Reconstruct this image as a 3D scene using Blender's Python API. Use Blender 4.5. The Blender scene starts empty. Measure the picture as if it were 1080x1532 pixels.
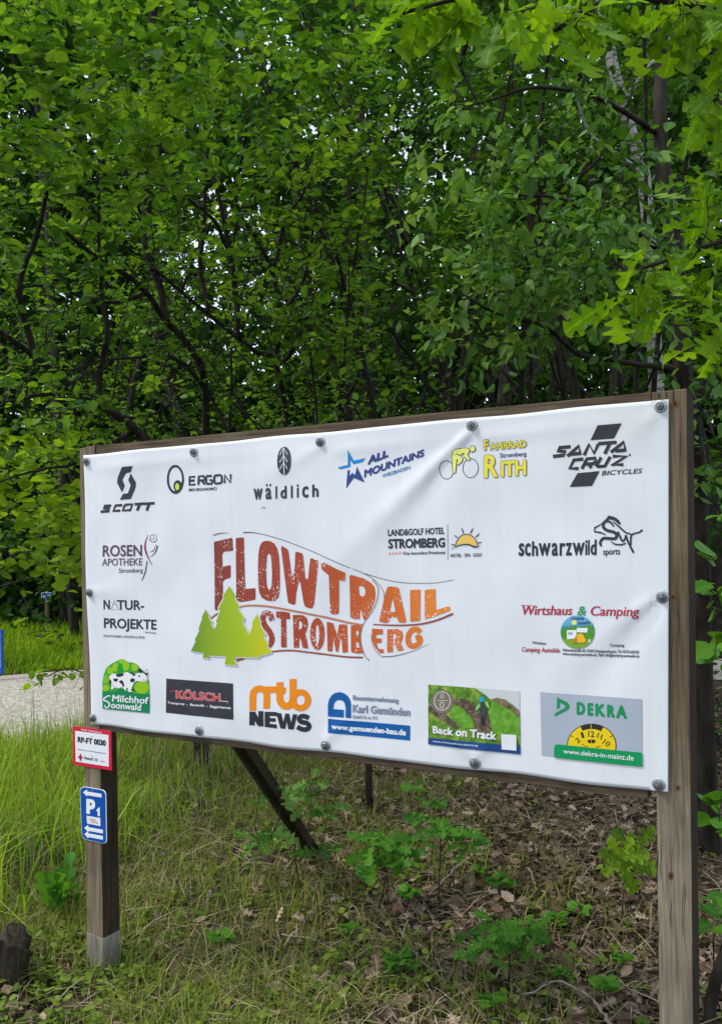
import bpy, bmesh, math, random
import numpy as np
from mathutils import Vector, Matrix
from mathutils.geometry import tessellate_polygon

S = bpy.context.scene
COL = S.collection
rad = math.radians

# ---------------------------------------------------------------- camera, sky, sun, exposure
FPX = 1400.0                        # focal length in pixels of the 1080 x 1532 photograph
PITCH, ROLL, YAW = 0.02322, -0.02098, 0.53103
CAMZ = 1.585
BW = 2.08026                        # banner width (m); its height is 1 m
BO = np.array([-1.01343, 3.45023, CAMZ - 0.67499])     # lower left corner of the banner

CP, SP, CR, SR = math.cos(PITCH), math.sin(PITCH), math.cos(ROLL), math.sin(ROLL)
FW = np.array([0, CP, SP]); _up = np.array([0, -SP, CP]); _rt = np.array([1.0, 0, 0])
RT = CR * _rt + SR * _up
UP = -SR * _rt + CR * _up
CAM = np.array([0, 0, CAMZ])

cd = bpy.data.cameras.new('camera')
cd.sensor_fit = 'VERTICAL'; cd.sensor_height = 36.0; cd.sensor_width = 36.0
cd.lens = 36.0 * FPX / 1532.0
cd.clip_start = 0.05; cd.clip_end = 400
cam = bpy.data.objects.new('camera', cd); COL.objects.link(cam)
cam.matrix_world = Matrix(((RT[0], UP[0], -FW[0], CAM[0]), (RT[1], UP[1], -FW[1], CAM[1]),
                           (RT[2], UP[2], -FW[2], CAM[2]), (0, 0, 0, 1)))
S.camera = cam

SUN_EL, SUN_AZ = rad(52), rad(264)      # azimuth clockwise from +Y
W = bpy.data.worlds.new("World"); S.world = W; W.use_nodes = True
wn = W.node_tree.nodes; wl = W.node_tree.links
sky = wn.new('ShaderNodeTexSky'); sky.sky_type = 'NISHITA'; sky.sun_disc = False
sky.sun_elevation = SUN_EL; sky.sun_rotation = SUN_AZ
sky.air_density = 1.0; sky.dust_density = 3.0; sky.ozone_density = 1.5
# thin even cloud: half clear-sky light, half cloud white
cl = wn.new('ShaderNodeMix'); cl.data_type = 'RGBA'; cl.inputs[0].default_value = 0.6
cl.inputs[7].default_value = (10.6, 12.0, 14.0, 1)
wl.new(sky.outputs[0], cl.inputs[6]); wl.new(cl.outputs[2], wn['Background'].inputs[0])
wn['Background'].inputs[1].default_value = 0.13

sd = bpy.data.lights.new('sun', 'SUN'); sd.energy = 2.2; sd.angle = rad(12); sd.color = (1, 0.96, 0.9)
sun = bpy.data.objects.new('sun', sd); COL.objects.link(sun)
sv = Vector((math.sin(SUN_AZ) * math.cos(SUN_EL), math.cos(SUN_AZ) * math.cos(SUN_EL), math.sin(SUN_EL)))
sun.rotation_euler = sv.to_track_quat('Z', 'Y').to_euler(); sun.location = (0, -3, 12)

S.view_settings.view_transform = 'Standard'; S.view_settings.look = 'None'
S.view_settings.exposure = 0.24; S.view_settings.gamma = 1.0; S.view_settings.use_curve_mapping = False
S.render.engine = 'CYCLES'
S.cycles.max_bounces = 8; S.cycles.transparent_max_bounces = 8

# ---------------------------------------------------------------- helpers
def ray_pt(px, py, depth):
    """world point seen at photo pixel (px, py), at this distance along the view axis"""
    return CAM + depth * (FW + RT * ((px - 540) / FPX) + UP * ((766 - py) / FPX))

def ground_pt(px, py, z=0.0):
    d = FW + RT * ((px - 540) / FPX) + UP * ((766 - py) / FPX)
    t = (z - CAMZ) / d[2]
    return CAM + t * d

def link(name, mesh, parent=None):
    o = bpy.data.objects.new(name, mesh); COL.objects.link(o)
    if parent: o.parent = parent
    return o

def tag(o, label, cat, group=None, kind=None):
    o['label'] = label
    if cat: o['category'] = cat
    if group: o['group'] = group
    if kind: o['kind'] = kind
    return o

def structure(o, kind='structure'):
    o['kind'] = kind; return o

def empty(name, loc, label, cat, group=None, rz=0.0):
    e = bpy.data.objects.new(name, None); COL.objects.link(e)
    e.location = tuple(loc); e.rotation_euler = (0, 0, rz); e.empty_display_size = 0.1
    return tag(e, label, cat, group)

def mesh_np(name, V, F, mats, mi=None, tint=None, smooth=False):
    """V (n,3), F list of arrays/lists of faces, or one (m,k) array"""
    me = bpy.data.meshes.new(name)
    V = np.asarray(V, dtype=np.float32)
    if isinstance(F, np.ndarray):
        m, k = F.shape
        loops = F.ravel().astype(np.int32); starts = (np.arange(m) * k).astype(np.int32)
        me.vertices.add(len(V)); me.vertices.foreach_set('co', V.ravel())
        me.loops.add(len(loops)); me.loops.foreach_set('vertex_index', loops)
        me.polygons.add(m); me.polygons.foreach_set('loop_start', starts)
        me.update(calc_edges=True)
    else:
        me.from_pydata([tuple(map(float, v)) for v in V], [], [tuple(map(int, f)) for f in F])
        me.update()
    for mt in (mats if isinstance(mats, (list, tuple)) else [mats]): me.materials.append(mt)
    if mi is not None: me.polygons.foreach_set('material_index', np.asarray(mi, dtype=np.int32))
    if tint is not None:
        a = me.attributes.new('tint', 'FLOAT', 'POINT'); a.data.foreach_set('value', np.asarray(tint, dtype=np.float32))
    if smooth: me.polygons.foreach_set('use_smooth', np.ones(len(me.polygons), dtype=bool))
    me.validate()
    return me

def bm_mesh(name, bm, mats, smooth=False):
    me = bpy.data.meshes.new(name); bm.to_mesh(me); bm.free()
    for mt in (mats if isinstance(mats, (list, tuple)) else [mats]): me.materials.append(mt)
    if smooth:
        for p in me.polygons: p.use_smooth = True
    return me

def lin(c):
    c = c / 255.0
    return c / 12.92 if c <= 0.04045 else ((c + 0.055) / 1.055) ** 2.4
def rgb(r, g, b, k=1.0):
    return (lin(r) * k, lin(g) * k, lin(b) * k, 1)

# ---------------------------------------------------------------- materials
def new_mat(name):
    m = bpy.data.materials.new(name); m.use_nodes = True
    n = m.node_tree.nodes; return m, n, m.node_tree.links, n['Principled BSDF']

def nd(n, t, **kw):
    x = n.new(t)
    for k, v in kw.items(): setattr(x, k, v)
    return x

def ramp(n, stops):
    r = n.new('ShaderNodeValToRGB'); e = r.color_ramp.elements
    while len(e) < len(stops): e.new(0.5)
    for i, (p, c) in enumerate(stops):
        e[i].position = p; e[i].color = c
    return r

def flat_mat(name, c, rough=0.5, metal=0.0, spec=0.4):
    m, n, l, b = new_mat(name)
    b.inputs['Base Color'].default_value = c; b.inputs['Roughness'].default_value = rough
    b.inputs['Metallic'].default_value = metal; b.inputs['Specular IOR Level'].default_value = spec
    return m

def leaf_mat(name, c_dark, c_mid, c_light, trans=0.35, tcol=None, rough=0.52, spec=0.15):
    m, n, l, b = new_mat(name)
    at = nd(n, 'ShaderNodeAttribute', attribute_name='tint')
    r = ramp(n, [(0.0, c_dark), (0.55, c_mid), (1.0, c_light)])
    # blotches and a paler midrib
    tcn = nd(n, 'ShaderNodeTexCoord'); bn = nd(n, 'ShaderNodeTexNoise'); bn.inputs['Scale'].default_value = 38; bn.inputs['Detail'].default_value = 3; l.new(tcn.outputs['Object'], bn.inputs['Vector'])
    sa = nd(n, 'ShaderNodeMath', operation='MULTIPLY_ADD'); l.new(bn.outputs[0], sa.inputs[0]); sa.inputs[1].default_value = 0.6
    sb = nd(n, 'ShaderNodeMath', operation='ADD'); l.new(at.outputs['Fac'], sb.inputs[0]); sb.inputs[1].default_value = -0.30; l.new(sb.outputs[0], sa.inputs[2])
    rb = nd(n, 'ShaderNodeAttribute', attribute_name='rib'); rr = ramp(n, [(0.86, (0, 0, 0, 1)), (0.95, (.16, .16, .16, 1))]); l.new(rb.outputs['Fac'], rr.inputs[0])
    sc = nd(n, 'ShaderNodeMath', operation='MULTIPLY_ADD'); l.new(rr.outputs[0], sc.inputs[0]); sc.inputs[1].default_value = 2.2; l.new(sa.outputs[0], sc.inputs[2])
    l.new(sc.outputs[0], r.inputs[0])
    # leaf undersides are paler and duller
    ge = nd(n, 'ShaderNodeNewGeometry'); un = nd(n, 'ShaderNodeMix', data_type='RGBA'); fa = nd(n, 'ShaderNodeMath', operation='MULTIPLY'); fa.inputs[1].default_value = 0.32
    l.new(ge.outputs['Backfacing'], fa.inputs[0]); l.new(fa.outputs[0], un.inputs[0]); l.new(r.outputs[0], un.inputs[6]); un.inputs[7].default_value = tuple(min(1, c * k) for c, k in zip(c_light[:3], (1.12, 1.08, 1.7) if c_light[1] > c_light[0] * 1.1 else (.9, .92, .95))) + (1,)
    l.new(un.outputs[2], b.inputs['Base Color'])
    b.inputs['Roughness'].default_value = rough; b.inputs['Specular IOR Level'].default_value = spec
    tr = nd(n, 'ShaderNodeBsdfTranslucent')
    mx = nd(n, 'ShaderNodeMix', data_type='RGBA', blend_type='MULTIPLY'); mx.inputs[0].default_value = 1.0
    l.new(r.outputs[0], mx.inputs[6]); mx.inputs[7].default_value = tcol or (1.9, 1.7, 0.7, 1)
    l.new(mx.outputs[2], tr.inputs[0])
    ms = nd(n, 'ShaderNodeMixShader'); ms.inputs[0].default_value = trans
    l.new(b.outputs[0], ms.inputs[1]); l.new(tr.outputs[0], ms.inputs[2])
    l.new(ms.outputs[0], n['Material Output'].inputs[0])
    return m

def wood_mat(name, c0, c1, c2, scale=(30, 30, 2.2), blotch=None, bump=0.4):
    m, n, l, b = new_mat(name)
    tc = nd(n, 'ShaderNodeTexCoord'); mp = nd(n, 'ShaderNodeMapping'); mp.inputs['Scale'].default_value = scale
    l.new(tc.outputs['Object'], mp.inputs[0])
    nz = nd(n, 'ShaderNodeTexNoise'); nz.inputs['Scale'].default_value = 3.0; nz.inputs['Detail'].default_value = 8
    nz.inputs['Roughness'].default_value = 0.65; nz.inputs['Distortion'].default_value = 0.6
    l.new(mp.outputs[0], nz.inputs['Vector'])
    r = ramp(n, [(0.28, c0), (0.5, c1), (0.72, c2)]); l.new(nz.outputs[0], r.inputs[0])
    # broad weathering
    n2 = nd(n, 'ShaderNodeTexNoise'); n2.inputs['Scale'].default_value = 3.5; n2.inputs['Detail'].default_value = 5
    l.new(tc.outputs['Object'], n2.inputs['Vector'])
    r2 = ramp(n, [(0.35, (0.62, 0.6, 0.58, 1)), (0.65, (1.12, 1.1, 1.05, 1))]); l.new(n2.outputs[0], r2.inputs[0])
    mx = nd(n, 'ShaderNodeMix', data_type='RGBA', blend_type='MULTIPLY'); mx.inputs[0].default_value = 0.9
    l.new(r.outputs[0], mx.inputs[6]); l.new(r2.outputs[0], mx.inputs[7]); l.new(mx.outputs[2], b.inputs['Base Color'])
    b.inputs['Roughness'].default_value = 0.85; b.inputs['Specular IOR Level'].default_value = 0.2
    bp = nd(n, 'ShaderNodeBump'); bp.inputs['Strength'].default_value = bump; bp.inputs['Distance'].default_value = 0.004
    l.new(nz.outputs[0], bp.inputs['Height']); l.new(bp.outputs[0], b.inputs['Normal'])
    return m

def bark_mat(name, c0, c1, scale=18):
    m, n, l, b = new_mat(name)
    tc = nd(n, 'ShaderNodeTexCoord'); mp = nd(n, 'ShaderNodeMapping'); mp.inputs['Scale'].default_value = (1, 1, 0.35)
    l.new(tc.outputs['Object'], mp.inputs[0])
    nz = nd(n, 'ShaderNodeTexNoise'); nz.inputs['Scale'].default_value = scale; nz.inputs['Detail'].default_value = 5
    l.new(mp.outputs[0], nz.inputs['Vector'])
    r = ramp(n, [(0.35, c0), (0.68, c1)]); l.new(nz.outputs[0], r.inputs[0]); l.new(r.outputs[0], b.inputs['Base Color'])
    b.inputs['Roughness'].default_value = 0.9; b.inputs['Specular IOR Level'].default_value = 0.15
    bp = nd(n, 'ShaderNodeBump'); bp.inputs['Strength'].default_value = 0.5; bp.inputs['Distance'].default_value = 0.01
    l.new(nz.outputs[0], bp.inputs['Height']); l.new(bp.outputs[0], b.inputs['Normal'])
    return m

def birch_mat():
    m, n, l, b = new_mat('birch_bark')
    tc = nd(n, 'ShaderNodeTexCoord'); mp = nd(n, 'ShaderNodeMapping'); mp.inputs['Scale'].default_value = (3, 3, 16)
    l.new(tc.outputs['Object'], mp.inputs[0])
    nz = nd(n, 'ShaderNodeTexNoise'); nz.inputs['Scale'].default_value = 1.6; nz.inputs['Detail'].default_value = 5
    l.new(mp.outputs[0], nz.inputs['Vector'])
    r = ramp(n, [(0.36, (0.05, 0.045, 0.04, 1)), (0.46, (0.21, 0.20, 0.18, 1)), (0.7, (0.37, 0.36, 0.33, 1))])
    l.new(nz.outputs[0], r.inputs[0]); l.new(r.outputs[0], b.inputs['Base Color'])
    b.inputs['Roughness'].default_value = 0.7
    return m

# ================================================================ SIGN BOARD
CY, SY = math.cos(YAW), math.sin(YAW)
EU = np.array([CY, -SY, 0]); EB = np.array([SY, CY, 0]); EN = -EB      # along, back, front normal
BASE = np.array([BO[0], BO[1], 0.0])

def px2uv(px, py, w=0.0):
    """photo pixel -> (u along the board, z above ground) on the plane w metres in front of the posts"""
    d = FW + RT * ((px - 540) / FPX) + UP * ((766 - py) / FPX)
    o = BASE + EN * w
    t = np.dot(o - CAM, EN) / np.dot(d, EN)
    p = CAM + t * d - BASE
    return float(np.dot(p, EU)), float(p[2])

def pxs2uv(pts, w=0.0): return [px2uv(x, y, w) for x, y in pts]

BV0 = BO[2]
_creases = []
def crease(p0, p1, a, s0, s1, sharp=1.0):
    a0 = np.array(px2uv(*p0)); a1 = np.array(px2uv(*p1)); d = a1 - a0; L = np.hypot(*d); d /= L
    _creases.append((a0, d, np.array([-d[1], d[0]]), L, a, s0, s1, sharp))
crease((704, 646), (515, 832), 0.0105, 0.010, 0.050)
crease((688, 662), (590, 830), -0.006, 0.018, 0.055)
crease((980, 893), (845, 1000), 0.0045, 0.012, 0.05)
crease((990, 900), (800, 1130), -0.006, 0.02, 0.08)
crease((985, 615), (900, 700), 0.0022, 0.012, 0.05)
crease((485, 668), (380, 720), 0.003, 0.012, 0.05)
crease((711, 1135), (600, 1010), 0.005, 0.012, 0.06)
crease((711, 1135), (770, 1060), 0.004, 0.012, 0.05)
crease((487, 1108), (560, 1040), 0.004, 0.012, 0.05)
crease((300, 1086), (250, 1000), 0.003, 0.012, 0.05)
crease((135, 886), (220, 880), 0.003, 0.012, 0.05)
crease((150, 700), (480, 668), 0.0025, 0.02, 0.02)
crease((500, 676), (690, 652), 0.003, 0.02, 0.02)
crease((720, 655), (960, 628), 0.003, 0.02, 0.02)

def hf(u, z):
    """how far the cloth stands off the rails at (u, z)"""
    v = z - BV0
    w = 0.006
    edge = min(max(min(u, BW - u, v, 1 - v) / 0.09, 0.0), 1.0)
    w += edge * (0.0028 * math.sin(5.1 * u + 2.3 * v + 0.6) * math.sin(4.3 * v - 1.7 * u)
                 + 0.0016 * math.sin(11.0 * u - 7.0 * v + 1.0) * math.sin(3.1 * u + 9.0 * v)
                 + 0.0007 * math.sin(23.0 * u + 9.0 * v) * math.sin(17.0 * v - 6 * u))
    for a0, d, nn, L, a, s0, s1, sh in _creases:
        ru, rv = u - a0[0], v + BV0 - a0[1]
        t = (ru * d[0] + rv * d[1]) / L
        if t < -0.05 or t > 1.3: continue
        c = ru * nn[0] + rv * nn[1]
        tt = min(max(t, 0), 1); sg = s0 + (s1 - s0) * tt
        f = math.exp(-(c / sg) ** 2) * min(1.0, max(0, (t + 0.05) * 8)) * (max(0.0, 1.0 - t / 1.3)) ** 1.2
        w += a * f
    return max(w, 0.0035)

PAL = {}
def PM(r, g, b, rough=0.42):
    k = (r, g, b, rough)
    if k not in PAL:
        PAL[k] = flat_mat('print_ink_%d_%d_%d' % (r, g, b), tuple(min(0.75, lin(c) * 0.95) for c in (r, g, b)) + (1,), rough)
    return PAL[k]

INK = PM(40, 42, 52)

_tcache = {}
def glyphs(s):
    if s not in _tcache:
        c = bpy.data.curves.new('lettering_curve', 'FONT'); c.body = s; c.resolution_u = 3
        o = bpy.data.objects.new('lettering_curve', c); me = o.to_mesh()
        V = np.array([v.co[:2] for v in me.vertices]); F = [tuple(p.vertices) for p in me.polygons]
        me.calc_loop_triangles(); T = np.array([t.vertices[:] for t in me.loop_triangles])
        o.to_mesh_clear(); bpy.data.objects.remove(o); bpy.data.curves.remove(c)
        _tcache[s] = (V, T)
    return _tcache[s]

def smooth_line(pts, n=8):
    P = [np.array(p, float) for p in pts]; P = [2 * P[0] - P[1]] + P + [2 * P[-1] - P[-2]]; out = []
    for i in range(1, len(P) - 2):
        a, b, c, d = P[i - 1:i + 3]
        for k in range(n):
            t = k / n
            out.append(0.5 * (2 * b + (c - a) * t + (2 * a - 5 * b + 4 * c - d) * t * t + (3 * b - a - 3 * c + d) * t ** 3))
    out.append(P[-2]); return [tuple(p) for p in out]

def round_poly(pts, r=0.25):
    """soften the corners of an outline"""
    out = []; n = len(pts)
    for i in range(n):
        a, b, c = (np.array(pts[j % n], float) for j in (i - 1, i, i + 1))
        da, dc = min(r, 0.4 * np.hypot(*(a - b))), min(r, 0.4 * np.hypot(*(c - b)))
        u = b + (a - b) / (np.hypot(*(a - b)) + 1e-9) * da; v = b + (c - b) / (np.hypot(*(c - b)) + 1e-9) * dc
        for t in (0, 0.5, 1): out.append(tuple((1 - t) ** 2 * u + 2 * t * (1 - t) * b + t * t * v))
    return out

def ell(cx, cy, rx, ry, n=28, a0=0, a1=360, rot=0):
    o = []; full = (a1 - a0) >= 360; m = n if full else n + 1
    for i in range(m):
        t = rad(a0 + (a1 - a0) * i / n); x, y = rx * math.cos(t), -ry * math.sin(t); r = rad(rot)
        o.append((cx + x * math.cos(r) - y * math.sin(r), cy + x * math.sin(r) + y * math.cos(r)))
    return o

class Print:
    """flat artwork given in the pixels of one enlarged crop, laid on the board plane"""
    def __init__(self, x0, y0, s, w=0.006):
        self.r = (x0, y0, s); self.w = w; self.tris = []; self.mats = []; self.lift = 0
    def _m(self, mat):
        if mat not in self.mats: self.mats.append(mat)
        return self.mats.index(mat)
    def tri(self, V, T, mat, layer):
        self.lift += 1; k = self._m(mat); l = layer * 0.0005 + (self.lift % 12) * 0.00003
        x0, y0, s = self.r
        uv = [px2uv(x0 + x / s, y0 + y / s, self.w) for x, y in V]
        for t in T: self.tris.append(([uv[i] for i in t], l, k))
    def poly(self, pts, mat, layer=0, holes=(), soft=0):
        if soft: pts = round_poly(pts, soft); holes = [round_poly(h, soft * 0.6) for h in holes]
        loops = [[Vector((x, y, 0)) for x, y in l] for l in [pts] + list(holes)]
        T = tessellate_polygon(loops)
        V = [(v.x, v.y) for l in loops for v in l]
        self.tri(V, T, mat, layer)
    def stroke(self, pts, w, mat, layer=0, smooth=0, taper=None, close=False):
        if smooth: pts = smooth_line(pts + ([pts[0]] if close else []), smooth)
        P = np.array(pts, float); n = len(P)
        if close and not smooth: P = np.vstack([P, P[:1]]); n += 1
        d = np.gradient(P, axis=0)
        if close: d[0] = d[-1] = P[1] - P[-2]
        d /= (np.hypot(d[:, 0], d[:, 1]) + 1e-9)[:, None]; nn = np.stack([-d[:, 1], d[:, 0]], 1)
        ww = np.full(n, w / 2.0)
        if taper: ww *= np.interp(np.linspace(0, 1, n), np.linspace(0, 1, len(taper)), taper)
        V = np.vstack([P + nn * ww[:, None], P - nn * ww[:, None]]); T = []
        for i in range(n - 1): T += [(i, i + 1, n + i + 1), (i, n + i + 1, n + i)]
        self.tri([tuple(v) for v in V], T, mat, layer)
    def ring(self, o, i, mat, layer=0): self.poly(o, mat, layer, [i])
    def text(self, s, p0, p1, h, mat, h1=None, slant=0.0, bold=0.0, boldy=None, layer=0):
        V, T = glyphs(s); xa, xb = V[:, 0].min(), V[:, 0].max(); h1 = h1 or h
        q = h / self.r[2]; bold = bold * (.35 if q < 7 else .7 if q < 13 else 1.0)
        boldy = bold if boldy is None else boldy
        p0 = np.array(p0, float); p1 = np.array(p1, float); L = p1[0] - p0[0]
        p0 = p0 + (p1 - p0) * bold / max(L, 1e-6); p1 = p1 - (p1 - p0) * bold / max(L, 1e-6)
        t = (V[:, 0] - xa) / (xb - xa); hh = (h + (h1 - h) * t - 2 * boldy) * V[:, 1] / 0.682 + boldy
        X = p0[0] + (p1[0] - p0[0]) * t + slant * hh; Y = p0[1] + (p1[1] - p0[1]) * t - hh
        offs = [(0, 0)]
        if bold or boldy:
            offs = [(0, 0), (bold, 0), (-bold, 0), (0, boldy), (0, -boldy)]
            offs += [(bold * .7, boldy * .7), (-bold * .7, boldy * .7), (bold * .7, -boldy * .7), (-bold * .7, -boldy * .7)]
        for k, (dx, dy) in enumerate(offs):
            self.lift = k
            self.tri(list(zip(X + dx, Y + dy)), T, mat, layer)
    def build(self, name, parent, surf, maxe=0.03):
        V, F, M = [], [], []
        st = list(self.tris)
        while st:
            p, l, k = st.pop()
            e = [math.dist(p[i], p[(i + 1) % 3]) for i in range(3)]; j = e.index(max(e))
            if e[j] > maxe:
                a, b, c = p[j], p[(j + 1) % 3], p[(j + 2) % 3]; m = ((a[0] + b[0]) / 2, (a[1] + b[1]) / 2)
                st.append(([a, m, c], l, k)); st.append(([m, b, c], l, k)); continue
            area = (p[1][0] - p[0][0]) * (p[2][1] - p[0][1]) - (p[2][0] - p[0][0]) * (p[1][1] - p[0][1])
            if abs(area) < 1e-10: continue
            if area < 0: p = p[::-1]
            i = len(V)
            for u, z in p: V.append((u, -(surf(u, z) + 0.0009 + l), z))
            F.append((i, i + 1, i + 2)); M.append(k)
        me = mesh_np(name, np.array(V), np.array(F), self.mats, mi=M)
        return link(name, me, parent)

def prism(front, w0, w1, bevel=0.003, cuts=0):
    """box with this front outline (u, z) corners, from w0 (front) back to w1"""
    bm = bmesh.new()
    a = [bm.verts.new((u, -w0, z)) for u, z in front]; b = [bm.verts.new((u, -w1, z)) for u, z in front]
    n = len(front); bm.faces.new(a); bm.faces.new(b[::-1])
    for i in range(n): bm.faces.new((a[i], b[i], b[(i + 1) % n], a[(i + 1) % n]))
    bmesh.ops.recalc_face_normals(bm, faces=bm.faces)
    if bevel: bmesh.ops.bevel(bm, geom=list(bm.edges), offset=bevel, segments=2, affect='EDGES', profile=0.6)
    return bm

m_post = wood_mat('weathered_post_wood', rgb(82, 73, 59), rgb(118, 107, 88), rgb(148, 136, 114), (42, 42, 1.3))
# the right post: browner where the banner shelters it, bleached below
m_post2 = wood_mat('half_bleached_post_wood', rgb(82, 75, 64), rgb(117, 109, 94), rgb(146, 137, 119), (42, 42, 1.3))
_n, _l = m_post2.node_tree.nodes, m_post2.node_tree.links; _b = _n['Principled BSDF']; _src = _b.inputs['Base Color'].links[0].from_socket
_tc = nd(_n, 'ShaderNodeTexCoord'); _sx = nd(_n, 'ShaderNodeSeparateXYZ'); _l.new(_tc.outputs['Object'], _sx.inputs[0])
_nz = nd(_n, 'ShaderNodeTexNoise'); _nz.inputs['Scale'].default_value = 9; _l.new(_tc.outputs['Object'], _nz.inputs['Vector'])
_ma = nd(_n, 'ShaderNodeMath', operation='MULTIPLY_ADD'); _l.new(_nz.outputs[0], _ma.inputs[0]); _ma.inputs[1].default_value = 0.25; _l.new(_sx.outputs[2], _ma.inputs[2])
_mr = nd(_n, 'ShaderNodeMapRange'); _mr.inputs[1].default_value = BO[2] - 0.02; _mr.inputs[2].default_value = BO[2] + 0.30; _l.new(_ma.outputs[0], _mr.inputs[0])
_rp = ramp(_n, [(0, (1.22, 1.22, 1.20, 1)), (1, (0.80, 0.70, 0.58, 1))]); _l.new(_mr.outputs[0], _rp.inputs[0])
_mx = nd(_n, 'ShaderNodeMix', data_type='RGBA', blend_type='MULTIPLY'); _mx.inputs[0].default_value = 1.0; _l.new(_src, _mx.inputs[6]); _l.new(_rp.outputs[0], _mx.inputs[7]); _l.new(_mx.outputs[2], _b.inputs['Base Color'])
m_side = wood_mat('dark_post_side', rgb(34, 28, 20), rgb(56, 47, 34), rgb(78, 66, 48), (42, 42, 1.3))  # darker brown for the right-hand faces of both posts
m_rail = wood_mat('dark_rail_wood', rgb(56, 46, 37), rgb(90, 78, 62), rgb(122, 108, 88), (2.0, 40, 40))
m_brace = wood_mat('damp_brace_wood', rgb(40, 35, 27), rgb(66, 58, 44), rgb(96, 84, 64), (22, 22, 5))
m_shoe = wood_mat('pale_post_foot_wood', rgb(96, 90, 81), rgb(128, 121, 111), rgb(158, 151, 140), (30, 30, 4))
m_zinc = flat_mat('zinc_plated_steel', (0.36, 0.38, 0.39, 1), 0.5, 0.6)
m_nut = flat_mat('dull_steel_head', (0.17, 0.18, 0.185, 1), 0.42, 0.6)
m_hole = flat_mat('old_bolt_hole', (0.012, 0.009, 0.007, 1), 0.9)
m_stain = flat_mat('rusty_hole_rim', rgb(110, 70, 44), 0.9)
m_cut = wood_mat('stained_end_grain', rgb(60, 50, 40), rgb(90, 78, 62), rgb(120, 106, 86), (30, 30, 30))

board = empty('information_board', BASE, 'large white sponsor banner bolted to a brown timber frame on two posts', 'sign board')
board.matrix_world = Matrix(((EU[0], EB[0], 0, BASE[0]), (EU[1], EB[1], 0, BASE[1]), (0, 0, 1, BASE[2]), (0, 0, 0, 1)))

# posts: left one leans a little
ul_t, zl_t = px2uv(119.5, 671); ul_b, zl_b = px2uv(131.5, 1445)
PW = 0.080
lp = [(ul_b, zl_b + 0.055), (ul_b + PW, zl_b + 0.055), (ul_t + PW, zl_t + 0.008), (ul_t, zl_t)]
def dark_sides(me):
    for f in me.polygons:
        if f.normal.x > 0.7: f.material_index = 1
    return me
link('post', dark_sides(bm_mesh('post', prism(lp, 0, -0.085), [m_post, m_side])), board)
shoe = [(ul_b - 0.003, -0.25), (ul_b + PW + 0.002, -0.25), (ul_b + PW + 0.002, px2uv(154, 1404)[1]), (ul_b - 0.003, px2uv(131, 1394)[1])]
lp_shoe = link('post_foot', bm_mesh('post_foot', prism(shoe, 0.002, -0.087, 0.004), m_shoe), board)
ur_t, zr_t = px2uv(974.5, 587); ur_b, _ = px2uv(979, 1520)
ur_t2, zr_t2 = px2uv(1026.5, 581); ur_b2, _ = px2uv(1029, 1520)
rp = [(ur_b, -0.3), (ur_b2, -0.3), (ur_t2, zr_t2), (ur_t, zr_t)]
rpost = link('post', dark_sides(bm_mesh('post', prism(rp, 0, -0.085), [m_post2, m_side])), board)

# rails run between the posts
a = px2uv(146, 666.5); b = px2uv(973, 586.5)
b = (min(b[0], ur_t - 0.001), b[1])
rail = [(ul_t + PW + 0.002, a[1] - 0.10), (b[0], b[1] - 0.10), (b[0], b[1]), (ul_t + PW + 0.002, a[1])]
link('rail', bm_mesh('rail', prism(rail, -0.003, -0.045), m_rail), board)
a = px2uv(180, 1097); b = px2uv(973, 1197)
rail = [(ul_b + PW - 0.002, a[1]), (ur_b - 0.003, b[1]), (ur_b - 0.003, b[1] + 0.1), (ul_b + PW - 0.002, a[1] + 0.1)]
link('rail', bm_mesh('rail', prism(rail, -0.003, -0.045), m_rail), board)
# boards behind the cloth
bk = [(ul_t + PW + 0.004, BV0 + 0.09), (ur_t - 0.004, BV0 + 0.10), (ur_t - 0.004, BV0 + 0.90), (ul_t + PW + 0.004, BV0 + 0.92)]
link('back_panel', bm_mesh('back_panel', prism(bk, -0.008, -0.026), m_rail), board)
# raking brace behind the board
def local(p):
    q = np.asarray(p) - BASE; return Vector((float(q @ EU), float(q @ EB), float(q[2])))
foot = local(ground_pt(474, 1262)); foot.z = -0.08
hd = Vector((0.475, 0.06, BV0 + 0.18))
def beam(a, b, wd, th):
    bm = bmesh.new(); d = (b - a).normalized(); s = d.cross(Vector((0, 1, 0))).normalized(); t = d.cross(s)
    vs = [[bm.verts.new(p + s * wd * x + t * th * y) for x, y in ((-.5, -.5), (.5, -.5), (.5, .5), (-.5, .5))] for p in (a, b)]
    bm.faces.new(vs[0]); bm.faces.new(vs[1][::-1])
    for i in range(4): bm.faces.new((vs[0][i], vs[1][i], vs[1][(i + 1) % 4], vs[0][(i + 1) % 4]))
    bmesh.ops.recalc_face_normals(bm, faces=bm.faces)
    bmesh.ops.bevel(bm, geom=list(bm.edges), offset=0.028, segments=4, affect='EDGES')
    return bm
link('brace', bm_mesh('brace', beam(foot, hd, 0.074, 0.074), m_brace), board)

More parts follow.
